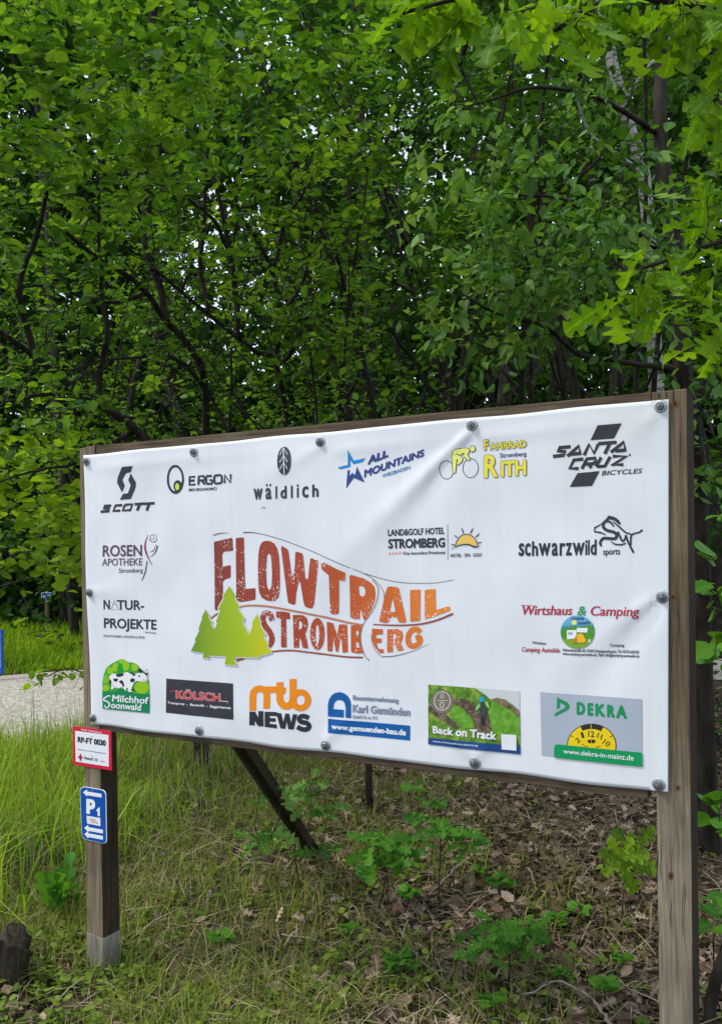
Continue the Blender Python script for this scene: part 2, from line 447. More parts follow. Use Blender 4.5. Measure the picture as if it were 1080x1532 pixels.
# banner cloth
m_ban, n, l, b_ = new_mat('white_banner_vinyl')
tc = nd(n, 'ShaderNodeTexCoord'); nz = nd(n, 'ShaderNodeTexNoise'); nz.inputs['Scale'].default_value = 5; nz.inputs['Detail'].default_value = 6
l.new(tc.outputs['Object'], nz.inputs['Vector'])
r_ = ramp(n, [(0.35, (0.64, 0.662, 0.69, 1)), (0.65, (0.70, 0.717, 0.74, 1))]); l.new(nz.outputs[0], r_.inputs[0])
mp_ = nd(n, 'ShaderNodeMapping'); mp_.inputs['Scale'].default_value = (26, 26, 1.3); l.new(tc.outputs['Object'], mp_.inputs[0])
n3 = nd(n, 'ShaderNodeTexNoise'); n3.inputs['Scale'].default_value = 1.0; n3.inputs['Detail'].default_value = 6; n3.inputs['Roughness'].default_value = .7; l.new(mp_.outputs[0], n3.inputs['Vector'])
r3 = ramp(n, [(0.30, (0.962, 0.965, 0.955, 1)), (0.52, (1, 1, 1, 1))]); l.new(n3.outputs[0], r3.inputs[0])
m3 = nd(n, 'ShaderNodeMix', data_type='RGBA', blend_type='MULTIPLY'); m3.inputs[0].default_value = 1.0
l.new(r_.outputs[0], m3.inputs[6]); l.new(r3.outputs[0], m3.inputs[7]); l.new(m3.outputs[2], b_.inputs['Base Color']); b_.inputs['Roughness'].default_value = 0.6; b_.inputs['Specular IOR Level'].default_value = 0.25
NU, NV = 190, 95
tl, tr, br, bl = pxs2uv([(124.5, 681), (1000, 597), (999, 1186), (137, 1084)], 0.006)
mids = {'l': px2uv(131, 885, .006), 'b': px2uv(487, 1126, .006), 't': px2uv(480, 650, .006)}
V = np.zeros(((NU + 1) * (NV + 1), 3))
for j in range(NV + 1):
    t = j / NV
    for i in range(NU + 1):
        s = i / NU
        u = (bl[0] * (1 - s) + br[0] * s) * (1 - t) + (tl[0] * (1 - s) + tr[0] * s) * t
        z = (bl[1] * (1 - s) + br[1] * s) * (1 - t) + (tl[1] * (1 - s) + tr[1] * s) * t
        if s < 0.02: u += 0.004 * math.sin(t * 9) * (1 - s / 0.02)
        z += (0.0022 * math.sin(s * math.pi * 8 + 0.5) + 0.0012 * math.sin(s * 41)) * (max(0, 1 - t / 0.04) - 0.6 * max(0, (t - 0.96) / 0.04))
        V[j * (NU + 1) + i] = (u, -hf(u, z), z)
idx = np.arange((NU + 1) * (NV + 1)).reshape(NV + 1, NU + 1)
F = np.stack([idx[:-1, :-1], idx[:-1, 1:], idx[1:, 1:], idx[1:, :-1]], -1).reshape(-1, 4)
banner = link('banner', mesh_np('banner', V, F, m_ban, smooth=True), board)
md = banner.modifiers.new('cloth thickness', 'SOLIDIFY'); md.thickness = 0.0012; md.offset = -1
# welded hem down the right edge
hem = Print(0, 0, 1)
hem.poly([(973, 601), (999, 598.5), (998, 1184), (972, 1181)], m_ban, 1)
hem.build('hem', banner, hf)

# ---------------------------------------------------------------- artwork
def P(*a): return Print(*a)
GRN = PM(0, 142, 78); WHT = flat_mat('print_white', (0.72, 0.735, 0.75, 1), 0.42)

# 1 shoe-shaped S emblem and slanted word
p = P(145, 690, 5.143)
p.poly([(200, 45), (283, 36), (265, 85), (228, 92), (200, 142), (217, 190), (195, 240), (158, 165), (163, 125)], INK, soft=4)
p.poly([(265, 92), (303, 165), (300, 200), (262, 290), (178, 298), (203, 250), (240, 247), (263, 185), (245, 145)], INK, soft=4)
# slanted block letters: S C O T T
def blk(pr, strokes, w, mat, layer=0):
    for k in strokes: pr.stroke(k, w, mat, layer)
blk(p, [[(112, 341), (62, 345), (54, 362), (100, 364), (94, 384), (33, 389)], [(196, 337), (146, 341), (128, 382), (182, 380)],
        [(218, 335), (200, 379), (256, 376), (274, 331), (218, 335)], [(290, 331), (370, 326)], [(330, 328), (310, 380)],
        [(366, 328), (444, 322)], [(402, 325), (382, 380)]], 21, INK)
p.build('logo_print', banner, hf)
# 2 egg emblem
p = P(145, 690, 5.143)
p.ring(ell(606, 140, 66, 112, 40), ell(606, 138, 50, 92, 40), INK)
p.poly(ell(625, 192, 33, 46, 24), INK, 1); p.poly(ell(622, 196, 16, 27, 20), PM(196, 214, 50), 2)
blk(p, [[(756, 119), (715, 121), (713, 182), (758, 178)], [(715, 150), (752, 147)], [(782, 182), (784, 116), (822, 114), (829, 124), (826, 146), (786, 148)], [(806, 148), (830, 178)],
        [(884, 112), (846, 114), (840, 126), (842, 168), (850, 175), (886, 172), (886, 144), (866, 146)],
        [(910, 110), (952, 106), (962, 114), (962, 160), (954, 168), (912, 172), (904, 164), (904, 116), (912, 110)],
        [(984, 168), (984, 106), (1030, 166), (1031, 100)]], 17, INK)
p.text('BIKE ERGONOMICS', (708, 232), (924, 222), 22, INK, bold=2.2)
p.build('logo_print', banner, hf)
# 3 leaf badge
p = P(370, 660, 9)
DK = PM(44, 56, 66)
p.poly(ell(509, 267, 96, 192, 40), DK)
p.stroke([(497, 95), (506, 270), (510, 458)], 11, WHT, 1)
for y, x in ((88, 497), (190, 505), (285, 509)):
    p.stroke([(452, y + 98), (x, y), (556, y + 90)], 10, WHT, 2)
for ch, x0, x1, y0, y1, k in (('w', 90, 214, 790, 786, 1), ('a', 252, 336, 784, 780, 1), ('l', 388, 410, 778, 776, 1), ('d', 456, 540, 776, 771, 1),
                              ('l', 594, 619, 770, 767, 1), ('i', 674, 700, 764, 762, 1), ('c', 745, 830, 762, 758, 1), ('h', 880, 966, 754, 750, 1)):
    p.text(ch, (x0, y0), (x1, y1), {'l': 172, 'd': 172, 'h': 172, 'i': 195}.get(ch, 222), DK, bold=7)
p.poly(ell(272, 592, 13, 18, 14), DK); p.poly(ell(320, 590, 13, 18, 14), DK)
p.build('logo_print', banner, hf)
p = P(370, 660, 9)
p.stroke([(190, 915), (215, 890), (240, 888), (238, 912)], 7, PM(70, 76, 84), smooth=4, taper=[.4, 1, 1.2, .5])
p.build('scuff', banner, hf)
# 4 star emblem
p = P(500, 655, 7.2)
CYN = PM(0, 130, 200); NVY = PM(38, 62, 128)
p.poly([(152, 128), (212, 245), (340, 217), (305, 262), (208, 284), (178, 240), (176, 312), (72, 340), (42, 320), (150, 290)], CYN)
p.poly([(148, 345), (172, 350), (165, 412), (200, 375), (226, 402), (246, 310), (330, 480), (212, 432), (132, 545)], NVY)
p.text('ALL', (358, 296), (585, 205), 100, NVY, h1=82, slant=0.12, bold=8)
p.text('MOUNTAINS', (322, 432), (968, 198), 88, NVY, h1=80, slant=0.05, bold=8)
p.text('WIESBADEN', (518, 432), (818, 336), 40, PM(40, 120, 190), slant=0.05, bold=2.5)
p.build('logo_print', banner, hf)
# 5 cyclist
p = P(650, 640, 7.2)
YEL = PM(236, 218, 60); YL2 = PM(226, 226, 120); OUT = PM(50, 54, 58)
p.ring(ell(127, 453, 79, 102, 40), ell(127, 453, 72, 95, 40), OUT); p.ring(ell(385, 433, 86, 106, 40), ell(385, 433, 79, 99, 40), OUT)
body = [(195, 258), (232, 236), (300, 222), (350, 220), (374, 240), (352, 290), (380, 345), (366, 352), (318, 312), (310, 300), (322, 270), (300, 272), (268, 296),
        (300, 330), (290, 362), (250, 402), (240, 385), (250, 350), (236, 332), (222, 480), (206, 494), (192, 430), (186, 300)]
p.stroke(body, 15, OUT, 1, close=True); p.poly(body, YL2, 2); p.stroke([(205, 262), (268, 296)], 9, OUT, 3)
p.poly(ell(406, 226, 34, 37, 24), OUT, 1); p.poly(ell(406, 226, 27, 30, 24), YL2, 2)
for s_, a_, b__, h_ in (('F', (525, 248), (586, 243), 122), ('AHRRAD', (590, 244), (992, 212), 84), ('R', (526, 546), (684, 536), 256), ('ITH', (706, 534), (990, 515), 180)):
    big = s_ in ('R', 'ITH')
    p.text(s_, a_, b__, h_, OUT, bold=13 if big else 9, layer=1)
    p.text(s_, (a_[0] + 5, a_[1] - 4), (b__[0] - 5, b__[1] - 4), h_ - 9, YEL, bold=8 if big else 4.5, layer=2)
p.text('Stromberg', (700, 322), (988, 302), 48, PM(54, 52, 104), bold=3)
p.build('logo_print', banner, hf)
# 6 two lozenges and slanted capitals
p = P(820, 620, 7.2)
BLK = PM(44, 42, 50)
p.poly([(530, 118), (790, 95), (706, 258), (452, 278)], BLK); p.poly([(312, 632), (552, 610), (468, 770), (228, 782)], BLK)
blk(p, [[(240, 348), (120, 358), (98, 392), (186, 402), (166, 440), (50, 452)],
        [(205, 450), (330, 338), (342, 436)], [(240, 428), (340, 420)],
        [(384, 440), (438, 322), (490, 420), (536, 318)],
        [(536, 314), (734, 300)], [(662, 310), (606, 424)],
        [(672, 408), (814, 296), (824, 400)], [(720, 392), (820, 386)]], 38, BLK)
blk(p, [[(376, 480), (276, 490), (228, 582), (324, 580)],
        [(360, 586), (416, 478), (508, 470), (506, 508), (480, 530), (392, 536)], [(440, 536), (460, 578)],
        [(568, 462), (512, 556), (530, 562), (608, 556), (666, 454)], [(692, 452), (846, 444), (680, 552), (806, 540)]], 37, BLK)
p.text('BICYCLES', (572, 658), (998, 632), 52, BLK, slant=0.3, bold=1.6); p.poly(ell(874, 436, 11, 12, 12), BLK)
p.build('logo_print', banner, hf)
# 7 rose emblem
p = P(145, 790, 8.75)
PLM = PM(92, 62, 82); MAG = PM(140, 30, 84); GDK = PM(40, 66, 70)
p.text('ROSEN', (84, 374), (594, 366), 148, PLM, bold=4); p.text('APOTHEKE', (80, 494), (598, 488), 94, PLM, bold=1.5); p.text('Stromberg', (298, 586), (604, 580), 58, PLM, bold=1.5)
p.stroke([(672, 92), (640, 170), (632, 250), (650, 330), (690, 420), (728, 490)], 18, MAG, smooth=6, taper=[.3, .7, 1.2, 1.2, .6, .3])
p.stroke([(796, 226), (780, 290), (740, 350), (690, 382)], 15, PLM, smooth=6, taper=[1.2, 1, .6, .2]); p.stroke([(776, 205), (760, 260), (735, 300), (696, 312)], 10, PLM, smooth=6, taper=[.2, .7, 1.2, .4])
p.stroke([(686, 140), (705, 170), (740, 182), (775, 165), (788, 140)], 9, PLM, smooth=6); p.stroke([(786, 130), (770, 95), (730, 88), (702, 105), (705, 135), (730, 146), (752, 128), (738, 112)], 6, PLM, smooth=6)
p.stroke([(660, 430), (645, 520), (630, 590), (590, 690)], 14, GDK, smooth=6, taper=[.8, 1, 1, .6])
p.build('logo_print', banner, hf)
# 8 thin capitals with a mountain for an A
p = P(145, 790, 8.75)
TXT = PM(38, 50, 66)
p.text('N', (102, 1062), (184, 1066), 128, TXT, bold=3.5); p.text('TUR-', (275, 1068), (620, 1074), 128, TXT, bold=3.5); p.text('PROJEKTE', (106, 1306), (784, 1330), 130, TXT, bold=4)
p.stroke([(240, 940), (202, 1066), (296, 1066)], 7, TXT, close=True); p.stroke([(222, 1000), (238, 985), (250, 1004), (262, 990)], 5, TXT)
p.text('Kris Christian', (640, 1374), (778, 1384), 22, TXT, bold=1); p.text('MOUNTAINBIKE, WANDERN & MEHR', (104, 1424), (632, 1448), 30, PM(100, 108, 120), bold=1)
p.build('logo_print', banner, hf)
# 9 hotel with rising sun
p = P(570, 775, 6.75)
p.text('LAND&GOLF HOTEL', (74, 182), (642, 160), 66, TXT, bold=3); p.text('STROMBERG', (74, 310), (648, 296), 98, TXT, bold=5); p.text('Das besondere Privathotel', (234, 371), (648, 362), 32, TXT, bold=2)
p.text('HOTEL · SPA · GOLF', (702, 396), (1016, 388), 34, TXT, bold=2.5)
for i in range(5):
    x, y = 88 + 33 * i, 358 - i
    st = [(x + (15 if k % 2 == 0 else 6) * math.sin(k * math.pi / 5), y - (17 if k % 2 == 0 else 7) * math.cos(k * math.pi / 5)) for k in range(10)]
    p.poly(st, PM(226, 130, 110))
p.stroke([(672, 66), (676, 420)], 4, TXT)
dome = smooth_line([(748, 290), (765, 235), (805, 180), (860, 163), (915, 180), (955, 225), (972, 272)], 6)
p.poly(dome + [(940, 285), (880, 268), (820, 270)], PM(236, 190, 96)); p.stroke(dome, 8, TXT, 1)
p.stroke([(708, 314), (760, 285), (820, 268), (880, 266), (935, 288), (970, 290), (1000, 270)], 12, TXT, 2, smooth=6, taper=[.3, .7, .8, 1, 1.3, 1, .3])
for a_, b__ in (((738, 172), (772, 200)), ((814, 98), (830, 158)), ((928, 98), (896, 160)), ((992, 154), (948, 198)), ((1012, 244), (974, 252)), ((706, 268), (744, 272))):
    p.stroke([a_, ((a_[0] + b__[0]) / 2, (a_[1] + b__[1]) / 2), b__], 13, TXT, taper=[.3, 1, .5])
p.build('logo_print', banner, hf)
# 10 leaping boar
p = P(770, 760, 5.4)
DB = PM(40, 46, 58)
for ch, x0, x1, y0 in (('s', 30, 76, 388), ('c', 80, 128, 388), ('h', 138, 188, 388), ('w', 192, 290, 386), ('a', 298, 350, 386), ('r', 362, 408, 386), ('z', 412, 462, 384), ('w', 468, 566, 382), ('i', 570, 586, 381), ('l', 592, 604, 380), ('d', 612, 662, 380)):
    p.text(ch, (x0, y0), (x1, y0 - 1), {'h': 120, 'l': 124, 'd': 126, 'i': 130}.get(ch, 152), DB, bold=4.2)
p.text('sports', (714, 378), (850, 374), 52, DB, bold=1.6)
p.poly([(640, 155), (690, 130), (740, 85), (755, 60), (765, 66), (772, 58), (780, 68), (800, 68), (805, 76), (820, 78), (826, 88), (840, 95), (842, 106), (852, 115), (852, 138), (835, 128), (800, 100), (760, 92), (720, 112), (690, 140), (650, 165), (648, 186), (690, 190), (730, 208), (738, 222), (700, 206), (640, 196)], DB)
p.stroke([(800, 150), (775, 118), (745, 106), (718, 120), (716, 155), (745, 180), (800, 195), (822, 220), (810, 246), (770, 246), (720, 244), (698, 262), (690, 285), (700, 308)], 24, DB, smooth=6, taper=[.5, .8, 1, 1, 1, 1, .9, .7])
p.stroke([(790, 110), (840, 150), (890, 195), (935, 210)], 14, DB, smooth=6, taper=[.5, 1, 1, .8]); p.stroke([(1028, 176), (1005, 195), (960, 208), (938, 225), (935, 300)], 15, DB, smooth=6, taper=[1.2, .9, .9, 1.1, .8])
p.stroke([(830, 190), (845, 225), (870, 268), (890, 245), (896, 222), (915, 275), (958, 362)], 17, DB, smooth=6, taper=[1, 1, 1, .8, .8, 1, 1]); p.stroke([(772, 268), (810, 292), (860, 296), (895, 284)], 13, DB, smooth=6, taper=[.3, 1, 1, .8])
p.build('logo_print', banner, hf)
# 11 the big distressed lettering with the road and the three firs
def distressed(name, stops):
    m, n, l, b = new_mat(name)
    tc = nd(n, 'ShaderNodeTexCoord'); sx = nd(n, 'ShaderNodeSeparateXYZ'); l.new(tc.outputs['Object'], sx.inputs[0])
    u0, u1 = px2uv(318, 880)[0], px2uv(680, 880)[0]
    mr = nd(n, 'ShaderNodeMapRange'); mr.inputs[1].default_value = u0; mr.inputs[2].default_value = u1; l.new(sx.outputs[0], mr.inputs[0])
    r = ramp(n, stops); l.new(mr.outputs[0], r.inputs[0])
    n1 = nd(n, 'ShaderNodeTexNoise'); n1.inputs['Scale'].default_value = 190; n1.inputs['Detail'].default_value = 3; l.new(tc.outputs['Object'], n1.inputs['Vector'])
    n2 = nd(n, 'ShaderNodeTexNoise'); n2.inputs['Scale'].default_value = 16; n2.inputs['Detail'].default_value = 2; l.new(tc.outputs['Object'], n2.inputs['Vector'])
    ad = nd(n, 'ShaderNodeMath', operation='MULTIPLY_ADD'); l.new(n2.outputs[0], ad.inputs[0]); ad.inputs[1].default_value = 0.55; l.new(n1.outputs[0], ad.inputs[2])
    rr = ramp(n, [(0.935, (0, 0, 0, 1)), (0.96, (1, 1, 1, 1))]); l.new(ad.outputs[0], rr.inputs[0])
    mx = nd(n, 'ShaderNodeMix', data_type='RGBA'); l.new(rr.outputs[0], mx.inputs[0]); l.new(r.outputs[0], mx.inputs[6]); mx.inputs[7].default_value = (0.8, 0.74, 0.7, 1)
    l.new(mx.outputs[2], b.inputs['Base Color']); b.inputs['Roughness'].default_value = 0.45
    return m
RUST = distressed('rust_letter_print', [(0.0, rgb(136, 48, 34, .80)), (0.4, rgb(172, 64, 30, .82)), (0.75, rgb(206, 98, 28, .9)), (1.0, rgb(228, 132, 36, .95))])
def fir_mat():
    m, n, l, b = new_mat('fir_print')
    tc = nd(n, 'ShaderNodeTexCoord'); sx = nd(n, 'ShaderNodeSeparateXYZ'); l.new(tc.outputs['Object'], sx.inputs[0])
    mr = nd(n, 'ShaderNodeMapRange'); mr.inputs[1].default_value = px2uv(287, 960)[0]; mr.inputs[2].default_value = px2uv(405, 960)[0]; l.new(sx.outputs[0], mr.inputs[0])
    r = ramp(n, [(0, rgb(92, 140, 20, .85)), (0.3, rgb(140, 172, 4, .85)), (0.65, rgb(160, 188, 4, .88)), (1, rgb(198, 196, 4, .9))]); l.new(mr.outputs[0], r.inputs[0]); l.new(r.outputs[0], b.inputs['Base Color'])
    return m
FIR = fir_mat()
LINE = PM(186, 118, 90); LIND = PM(150, 76, 56); THIN = PM(90, 72, 72)
p = P(280, 780, 4.909)
SF = 9
p.poly([(196, 150), (330, 120), (337, 215), (268, 222), (256, 240), (258, 335), (282, 328), (318, 320), (318, 412), (272, 428), (260, 445), (262, 560), (248, 640), (210, 656), (203, 640)], RUST, soft=SF)
p.poly([(355, 122), (415, 117), (420, 340), (426, 497), (502, 490), (503, 575), (390, 594), (360, 578)], RUST, soft=SF)
p.poly([(520, 330), (523, 240), (532, 185), (548, 153), (577, 142), (612, 145), (640, 162), (662, 197), (675, 250), (682, 330), (684, 430), (682, 510), (673, 556), (652, 580), (620, 586), (582, 580), (548, 560), (529, 520), (522, 450)], RUST,
       holes=[[(584, 300), (588, 252), (600, 235), (615, 247), (622, 300), (626, 400), (622, 470), (612, 502), (597, 500), (586, 470), (582, 400)]], soft=6)
p.poly([(690, 185), (700, 179), (742, 207), (748, 230), (770, 395), (784, 398), (794, 330), (797, 230), (807, 222), (848, 233), (856, 255), (872, 420), (892, 424), (908, 275), (918, 269), (966, 286), (966, 320), (936, 600), (922, 637), (900, 637), (868, 624), (858, 590), (836, 450), (824, 440), (806, 520), (798, 606), (780, 611), (744, 598)], RUST, soft=5)
p.stroke([(625, 728), (608, 682), (572, 676), (556, 715), (570, 762), (604, 808), (622, 855), (616, 895), (590, 920)], 40, RUST, smooth=5)
p.poly([(652, 662), (700, 661), (755, 670), (757, 718), (727, 716), (731, 926), (690, 924), (690, 714), (655, 706)], RUST, soft=6)
p.poly([(778, 685), (850, 688), (880, 705), (890, 750), (880, 800), (866, 822), (880, 870), (890, 934), (850, 928), (838, 872), (825, 850), (823, 928), (784, 928)], RUST, holes=[[(822, 730), (838, 733), (848, 755), (842, 788), (822, 794)]], soft=6)
p.poly(ell(957, 827, 53, 118, 28), RUST, holes=[ell(957, 830, 14, 74, 20)])
p.stroke([(410, 82), (470, 81), (560, 95), (700, 135), (850, 190), (960, 235), (1075, 288), (1200, 342)], 4, THIN, smooth=5, taper=[2, 1, 1, 1, 1])
p.stroke([(190, 102), (240, 88), (310, 84)], 7, LIND, smooth=4, taper=[1, 1, .2])
p.stroke([(385, 627), (470, 617), (600, 625), (800, 660), (1000, 700), (1070, 716), (1190, 745), (1290, 762)], 14, LINE, smooth=5)
p.stroke([(172, 716), (205, 690), (240, 668)], 12, LIND)
p.stroke([(540, 972), (640, 955), (760, 948), (900, 962), (1080, 985), (1180, 996), (1290, 1000)], 13, LIND, smooth=5)
p.stroke([(365, 1022), (420, 1005)], 20, LIND)
firs = [(140, 645), (165, 690), (160, 700), (185, 740), (180, 755), (205, 795), (225, 745), (215, 735), (245, 660), (232, 640), (272, 560), (265, 545), (312, 475), (358, 545), (350, 562), (388, 625), (378, 640), (425, 712), (412, 745), (460, 835),
        (485, 760), (480, 745), (515, 680), (545, 740), (540, 755), (575, 830), (565, 845), (600, 905), (592, 915), (625, 965), (545, 985), (530, 1000), (360, 995), (350, 1020), (375, 1058), (280, 1050), (290, 990), (165, 985), (170, 1005), (120, 1000), (130, 968), (35, 950), (70, 880), (62, 870), (95, 800), (88, 790), (115, 715), (110, 705)]
p.stroke(firs, 13, WHT, 3, close=True); p.poly(firs, FIR, 4)
# right half, second crop
p.r = (480, 800, 5.143)
p.poly([(5, 212), (28, 210), (130, 265), (190, 290), (192, 352), (172, 356), (142, 350), (138, 606), (110, 614), (72, 606), (66, 310), (10, 268)], RUST, soft=7)
p.poly([(222, 318), (232, 308), (330, 335), (385, 368), (412, 400), (420, 450), (412, 510), (385, 580), (345, 652), (326, 655), (312, 590), (300, 570), (298, 648), (260, 650), (224, 636)], RUST,
       holes=[[(290, 398), (310, 390), (335, 405), (344, 435), (338, 465), (318, 477), (296, 462)]], soft=6)
p.poly([(512, 400), (540, 396), (598, 407), (656, 662), (648, 676), (600, 676), (582, 634), (534, 634), (518, 674), (490, 680), (446, 666), (490, 470)], RUST, holes=[[(546, 503), (556, 503), (572, 592), (528, 592)]], soft=6)
p.poly([(685, 425), (766, 421), (764, 660), (688, 669)], RUST, soft=7)
p.poly([(799, 424), (882, 416), (886, 580), (992, 547), (996, 580), (880, 626), (800, 650)], RUST, soft=7)
p.poly([(47, 668), (95, 680), (125, 775), (140, 690), (200, 690), (208, 902), (168, 908), (158, 800), (148, 800), (134, 900), (116, 900), (95, 790), (88, 898), (52, 896)], RUST, soft=5)
p.poly([(230, 698), (285, 695), (314, 708), (302, 770), (303, 815), (316, 870), (330, 908), (290, 914), (232, 902)], RUST, holes=[[(270, 735), (288, 738), (291, 770), (270, 776)], [(270, 825), (290, 830), (295, 866), (270, 870)]], soft=5)
p.poly([(390, 722), (475, 727), (475, 766), (432, 768), (420, 778), (422, 795), (465, 800), (465, 830), (426, 836), (442, 880), (482, 880), (480, 910), (452, 912), (412, 862), (392, 810)], RUST, soft=5)
p.poly([(508, 728), (590, 725), (622, 742), (631, 780), (622, 815), (610, 832), (637, 888), (590, 896), (565, 842), (552, 847), (553, 902), (508, 906)], RUST, holes=[[(552, 760), (570, 764), (580, 785), (570, 806), (552, 802)]], soft=5)
p.stroke([(766, 752), (738, 728), (700, 735), (675, 770), (670, 815), (685, 850), (715, 856), (748, 842), (762, 822), (758, 790), (728, 796)], 42, RUST, smooth=5)
p.stroke([(250, 262), (340, 300), (410, 345), (455, 395), (484, 446), (486, 490)], 4, THIN, 1, smooth=5)
p.stroke([(320, 292), (500, 345), (650, 370), (850, 372), (950, 360), (1018, 345)], 4, THIN, smooth=5)
road = smooth_line([(400, 345), (437, 400), (440, 460), (420, 535), (378, 612), (335, 670), (310, 730), (303, 800), (318, 880), (345, 940), (372, 968)], 5)
p.stroke(road, 5, LIND, 1)
p.stroke([(400, 690), (520, 696), (650, 696), (780, 685), (900, 655), (1018, 606)], 14, LIND, smooth=5, taper=[.6, .9, 1, 1.2])
p.stroke([(470, 940), (580, 930), (720, 890), (830, 840)], 5, THIN, smooth=5, taper=[1.2, 1, .4])
p.stroke([(384, 770), (398, 850), (430, 905), (468, 940)], 4, LIND, smooth=5)
p.build('logo_print', banner, hf)

# 12 inn and camp site (its two square codes are left out)
p = P(770, 890, 5.4)
RED = PM(176, 52, 66)
def serif(pr, s, a, b, h, mat, bx=2.6):
    pr.text(s, a, b, h, mat, slant=0.16, bold=bx, boldy=0.5)
serif(p, 'Wirtshaus', (50, 160), (462, 162), 76, RED); serif(p, '&', (504, 164), (578, 164), 74, PM(40, 150, 76)); serif(p, 'Camping', (608, 166), (1000, 170), 76, RED)
for x0, x1, y in ((52, 84, 84), (90, 112, 84), (126, 146, 84)): p.stroke([(x0, y), (x1, y)], 5, RED, 1)
p.text('Wirtshaus', (138, 396), (252, 402), 22, TXT, slant=.15, bold=1.5); p.text('Camping', (766, 416), (880, 420), 24, TXT, slant=.15, bold=1.5)
serif(p, 'Camping Aumühle', (54, 458), (364, 466), 38, RED, 1.4)
p.text('Naheweinstraße 60, 55444 Schweppenhausen, Tel: 06724-602392', (390, 454), (1002, 474), 24, TXT, bold=1.4)
p.text('www.camping-aumuehle.de, Mail: info@camping-aumuehle.de', (388, 484), (1004, 506), 24, TXT, bold=1.4)
SKB = PM(96, 168, 204); GR1 = PM(70, 140, 40); GR2 = PM(120, 160, 40); GR3 = PM(36, 110, 40)
p.poly(ell(509, 298, 138, 134, 40), SKB)
p.poly(ell(509, 298, 137, 133, 30, 180, 360) + [(646, 262), (600, 240), (540, 262), (480, 250), (420, 270), (374, 280)], GR1, 1)
p.poly(ell(509, 298, 137, 133, 24, 205, 335), GR2, 2)
for x in range(392, 640, 17): p.poly([(x - 10, 300), (x, 222 + (x * 7) % 30), (x + 10, 300)], GR3, 1)
p.poly(ell(482, 222, 20, 22, 16), PM(240, 226, 120), 1)
p.poly([(424, 284), (502, 282), (502, 350), (424, 356)], PM(236, 238, 236), 3); p.poly([(504, 264), (592, 266), (588, 302), (504, 300)], PM(226, 232, 234), 2)
p.poly([(436, 300), (470, 299), (470, 318), (436, 320)], PM(140, 170, 190), 4)
p.poly([(470, 384), (500, 330), (530, 306), (560, 322), (582, 372), (560, 384)], PM(244, 176, 30), 4, soft=6); p.poly([(470, 384), (500, 322), (512, 384)], PM(190, 120, 30), 5); p.poly([(598, 380), (608, 348), (618, 380)], PM(240, 240, 230), 3)
p.text('Camping', (458, 200), (560, 196), 24, PM(60, 70, 110), bold=1.5, layer=2); p.text('Aumühle', (512, 236), (612, 232), 24, PM(60, 70, 110), bold=1.5, layer=2)
p.build('logo_print', banner, hf)

# 13 dairy farm
p = P(145, 980, 12)
LIME = PM(140, 190, 20); LEAF = PM(60, 160, 50); DGR = PM(0, 128, 76)
arch = [(120, 955), (115, 640), (118, 460), (140, 350), (190, 230), (260, 165), (350, 115), (440, 70), (520, 95), (600, 130), (660, 130), (720, 160), (800, 240), (900, 330), (945, 460), (955, 640), (946, 1042)]
p.poly(arch, LEAF)
for i, (x, y, rx, ry) in enumerate(((262, 280, 62, 68), (185, 430, 58, 80), (360, 215, 62, 80), (535, 200, 66, 85), (700, 215, 62, 72), (470, 110, 60, 45), (180, 590, 62, 60), (820, 580, 130, 120))):
    p.poly(ell(x, y, rx, ry, 20), LIME if i % 2 == 0 or i in (3, 7, 5) else PM(120, 180, 30), 1)
p.poly(ell(435, 230, 50, 80, 20), PM(20, 150, 40), 1)
p.poly([(120, 957), (118, 660), (200, 640), (330, 650), (480, 600), (560, 650), (700, 690), (800, 690), (952, 700), (946, 1042)], DGR, 2)
cow = [(245, 380), (300, 330), (350, 330), (400, 350), (500, 320), (560, 300), (620, 330), (680, 345), (760, 320), (850, 320), (900, 360), (925, 420), (930, 470), (880, 485), (800, 470), (740, 460), (690, 490), (650, 570), (640, 640), (690, 655), (580, 660), (575, 580), (540, 600), (545, 650), (470, 570), (400, 600), (330, 580), (300, 620), (270, 600), (290, 540), (255, 480)]
p.poly(cow, PM(232, 230, 236), 3, soft=12)
CB = PM(40, 42, 50)
for bl_ in ([(360, 345), (430, 330), (505, 322), (495, 365), (430, 390), (375, 380)], [(312, 425), (360, 415), (405, 420), (395, 455), (365, 478), (325, 460)], [(425, 460), (470, 445), (500, 480), (512, 560), (490, 570), (465, 510), (430, 495)], [(625, 425), (680, 410), (705, 430), (690, 480), (640, 485), (615, 460)],
            [(600, 320), (650, 300), (690, 330), (650, 340)], [(755, 290), (780, 235), (820, 255), (852, 300), (810, 320)], [(650, 350), (690, 335), (720, 345), (700, 370), (665, 365)], [(865, 320), (945, 310), (930, 345), (895, 355)], [(245, 420), (285, 460), (275, 520), (250, 520)], [(640, 600), (690, 605), (680, 645), (640, 640)]):
    p.poly(bl_, CB, 4, soft=10)
p.poly([(300, 510), (360, 560), (430, 590), (380, 590), (310, 550)], PM(226, 190, 210), 4); p.poly(ell(780, 375, 16, 16, 12), CB, 4); p.poly([(830, 430), (925, 440), (920, 475), (850, 470)], PM(214, 180, 190), 4, soft=8)
p.stroke([(880, 290), (925, 250), (925, 280)], 8, CB, 4)
p.text('Milchhof', (290, 832), (930, 880), 125, WHT, slant=0.12, bold=7, layer=4)
p.text('oonwald', (268, 948), (800, 1000), 118, WHT, slant=0.12, bold=7, layer=4)
p.stroke([(270, 745), (235, 725), (165, 765), (150, 805), (215, 835), (250, 880), (225, 930), (180, 940), (160, 890)], 26, WHT, 4, smooth=5, taper=[.6, 1, 1, 1, .6])
p.build('logo_print', banner, hf)

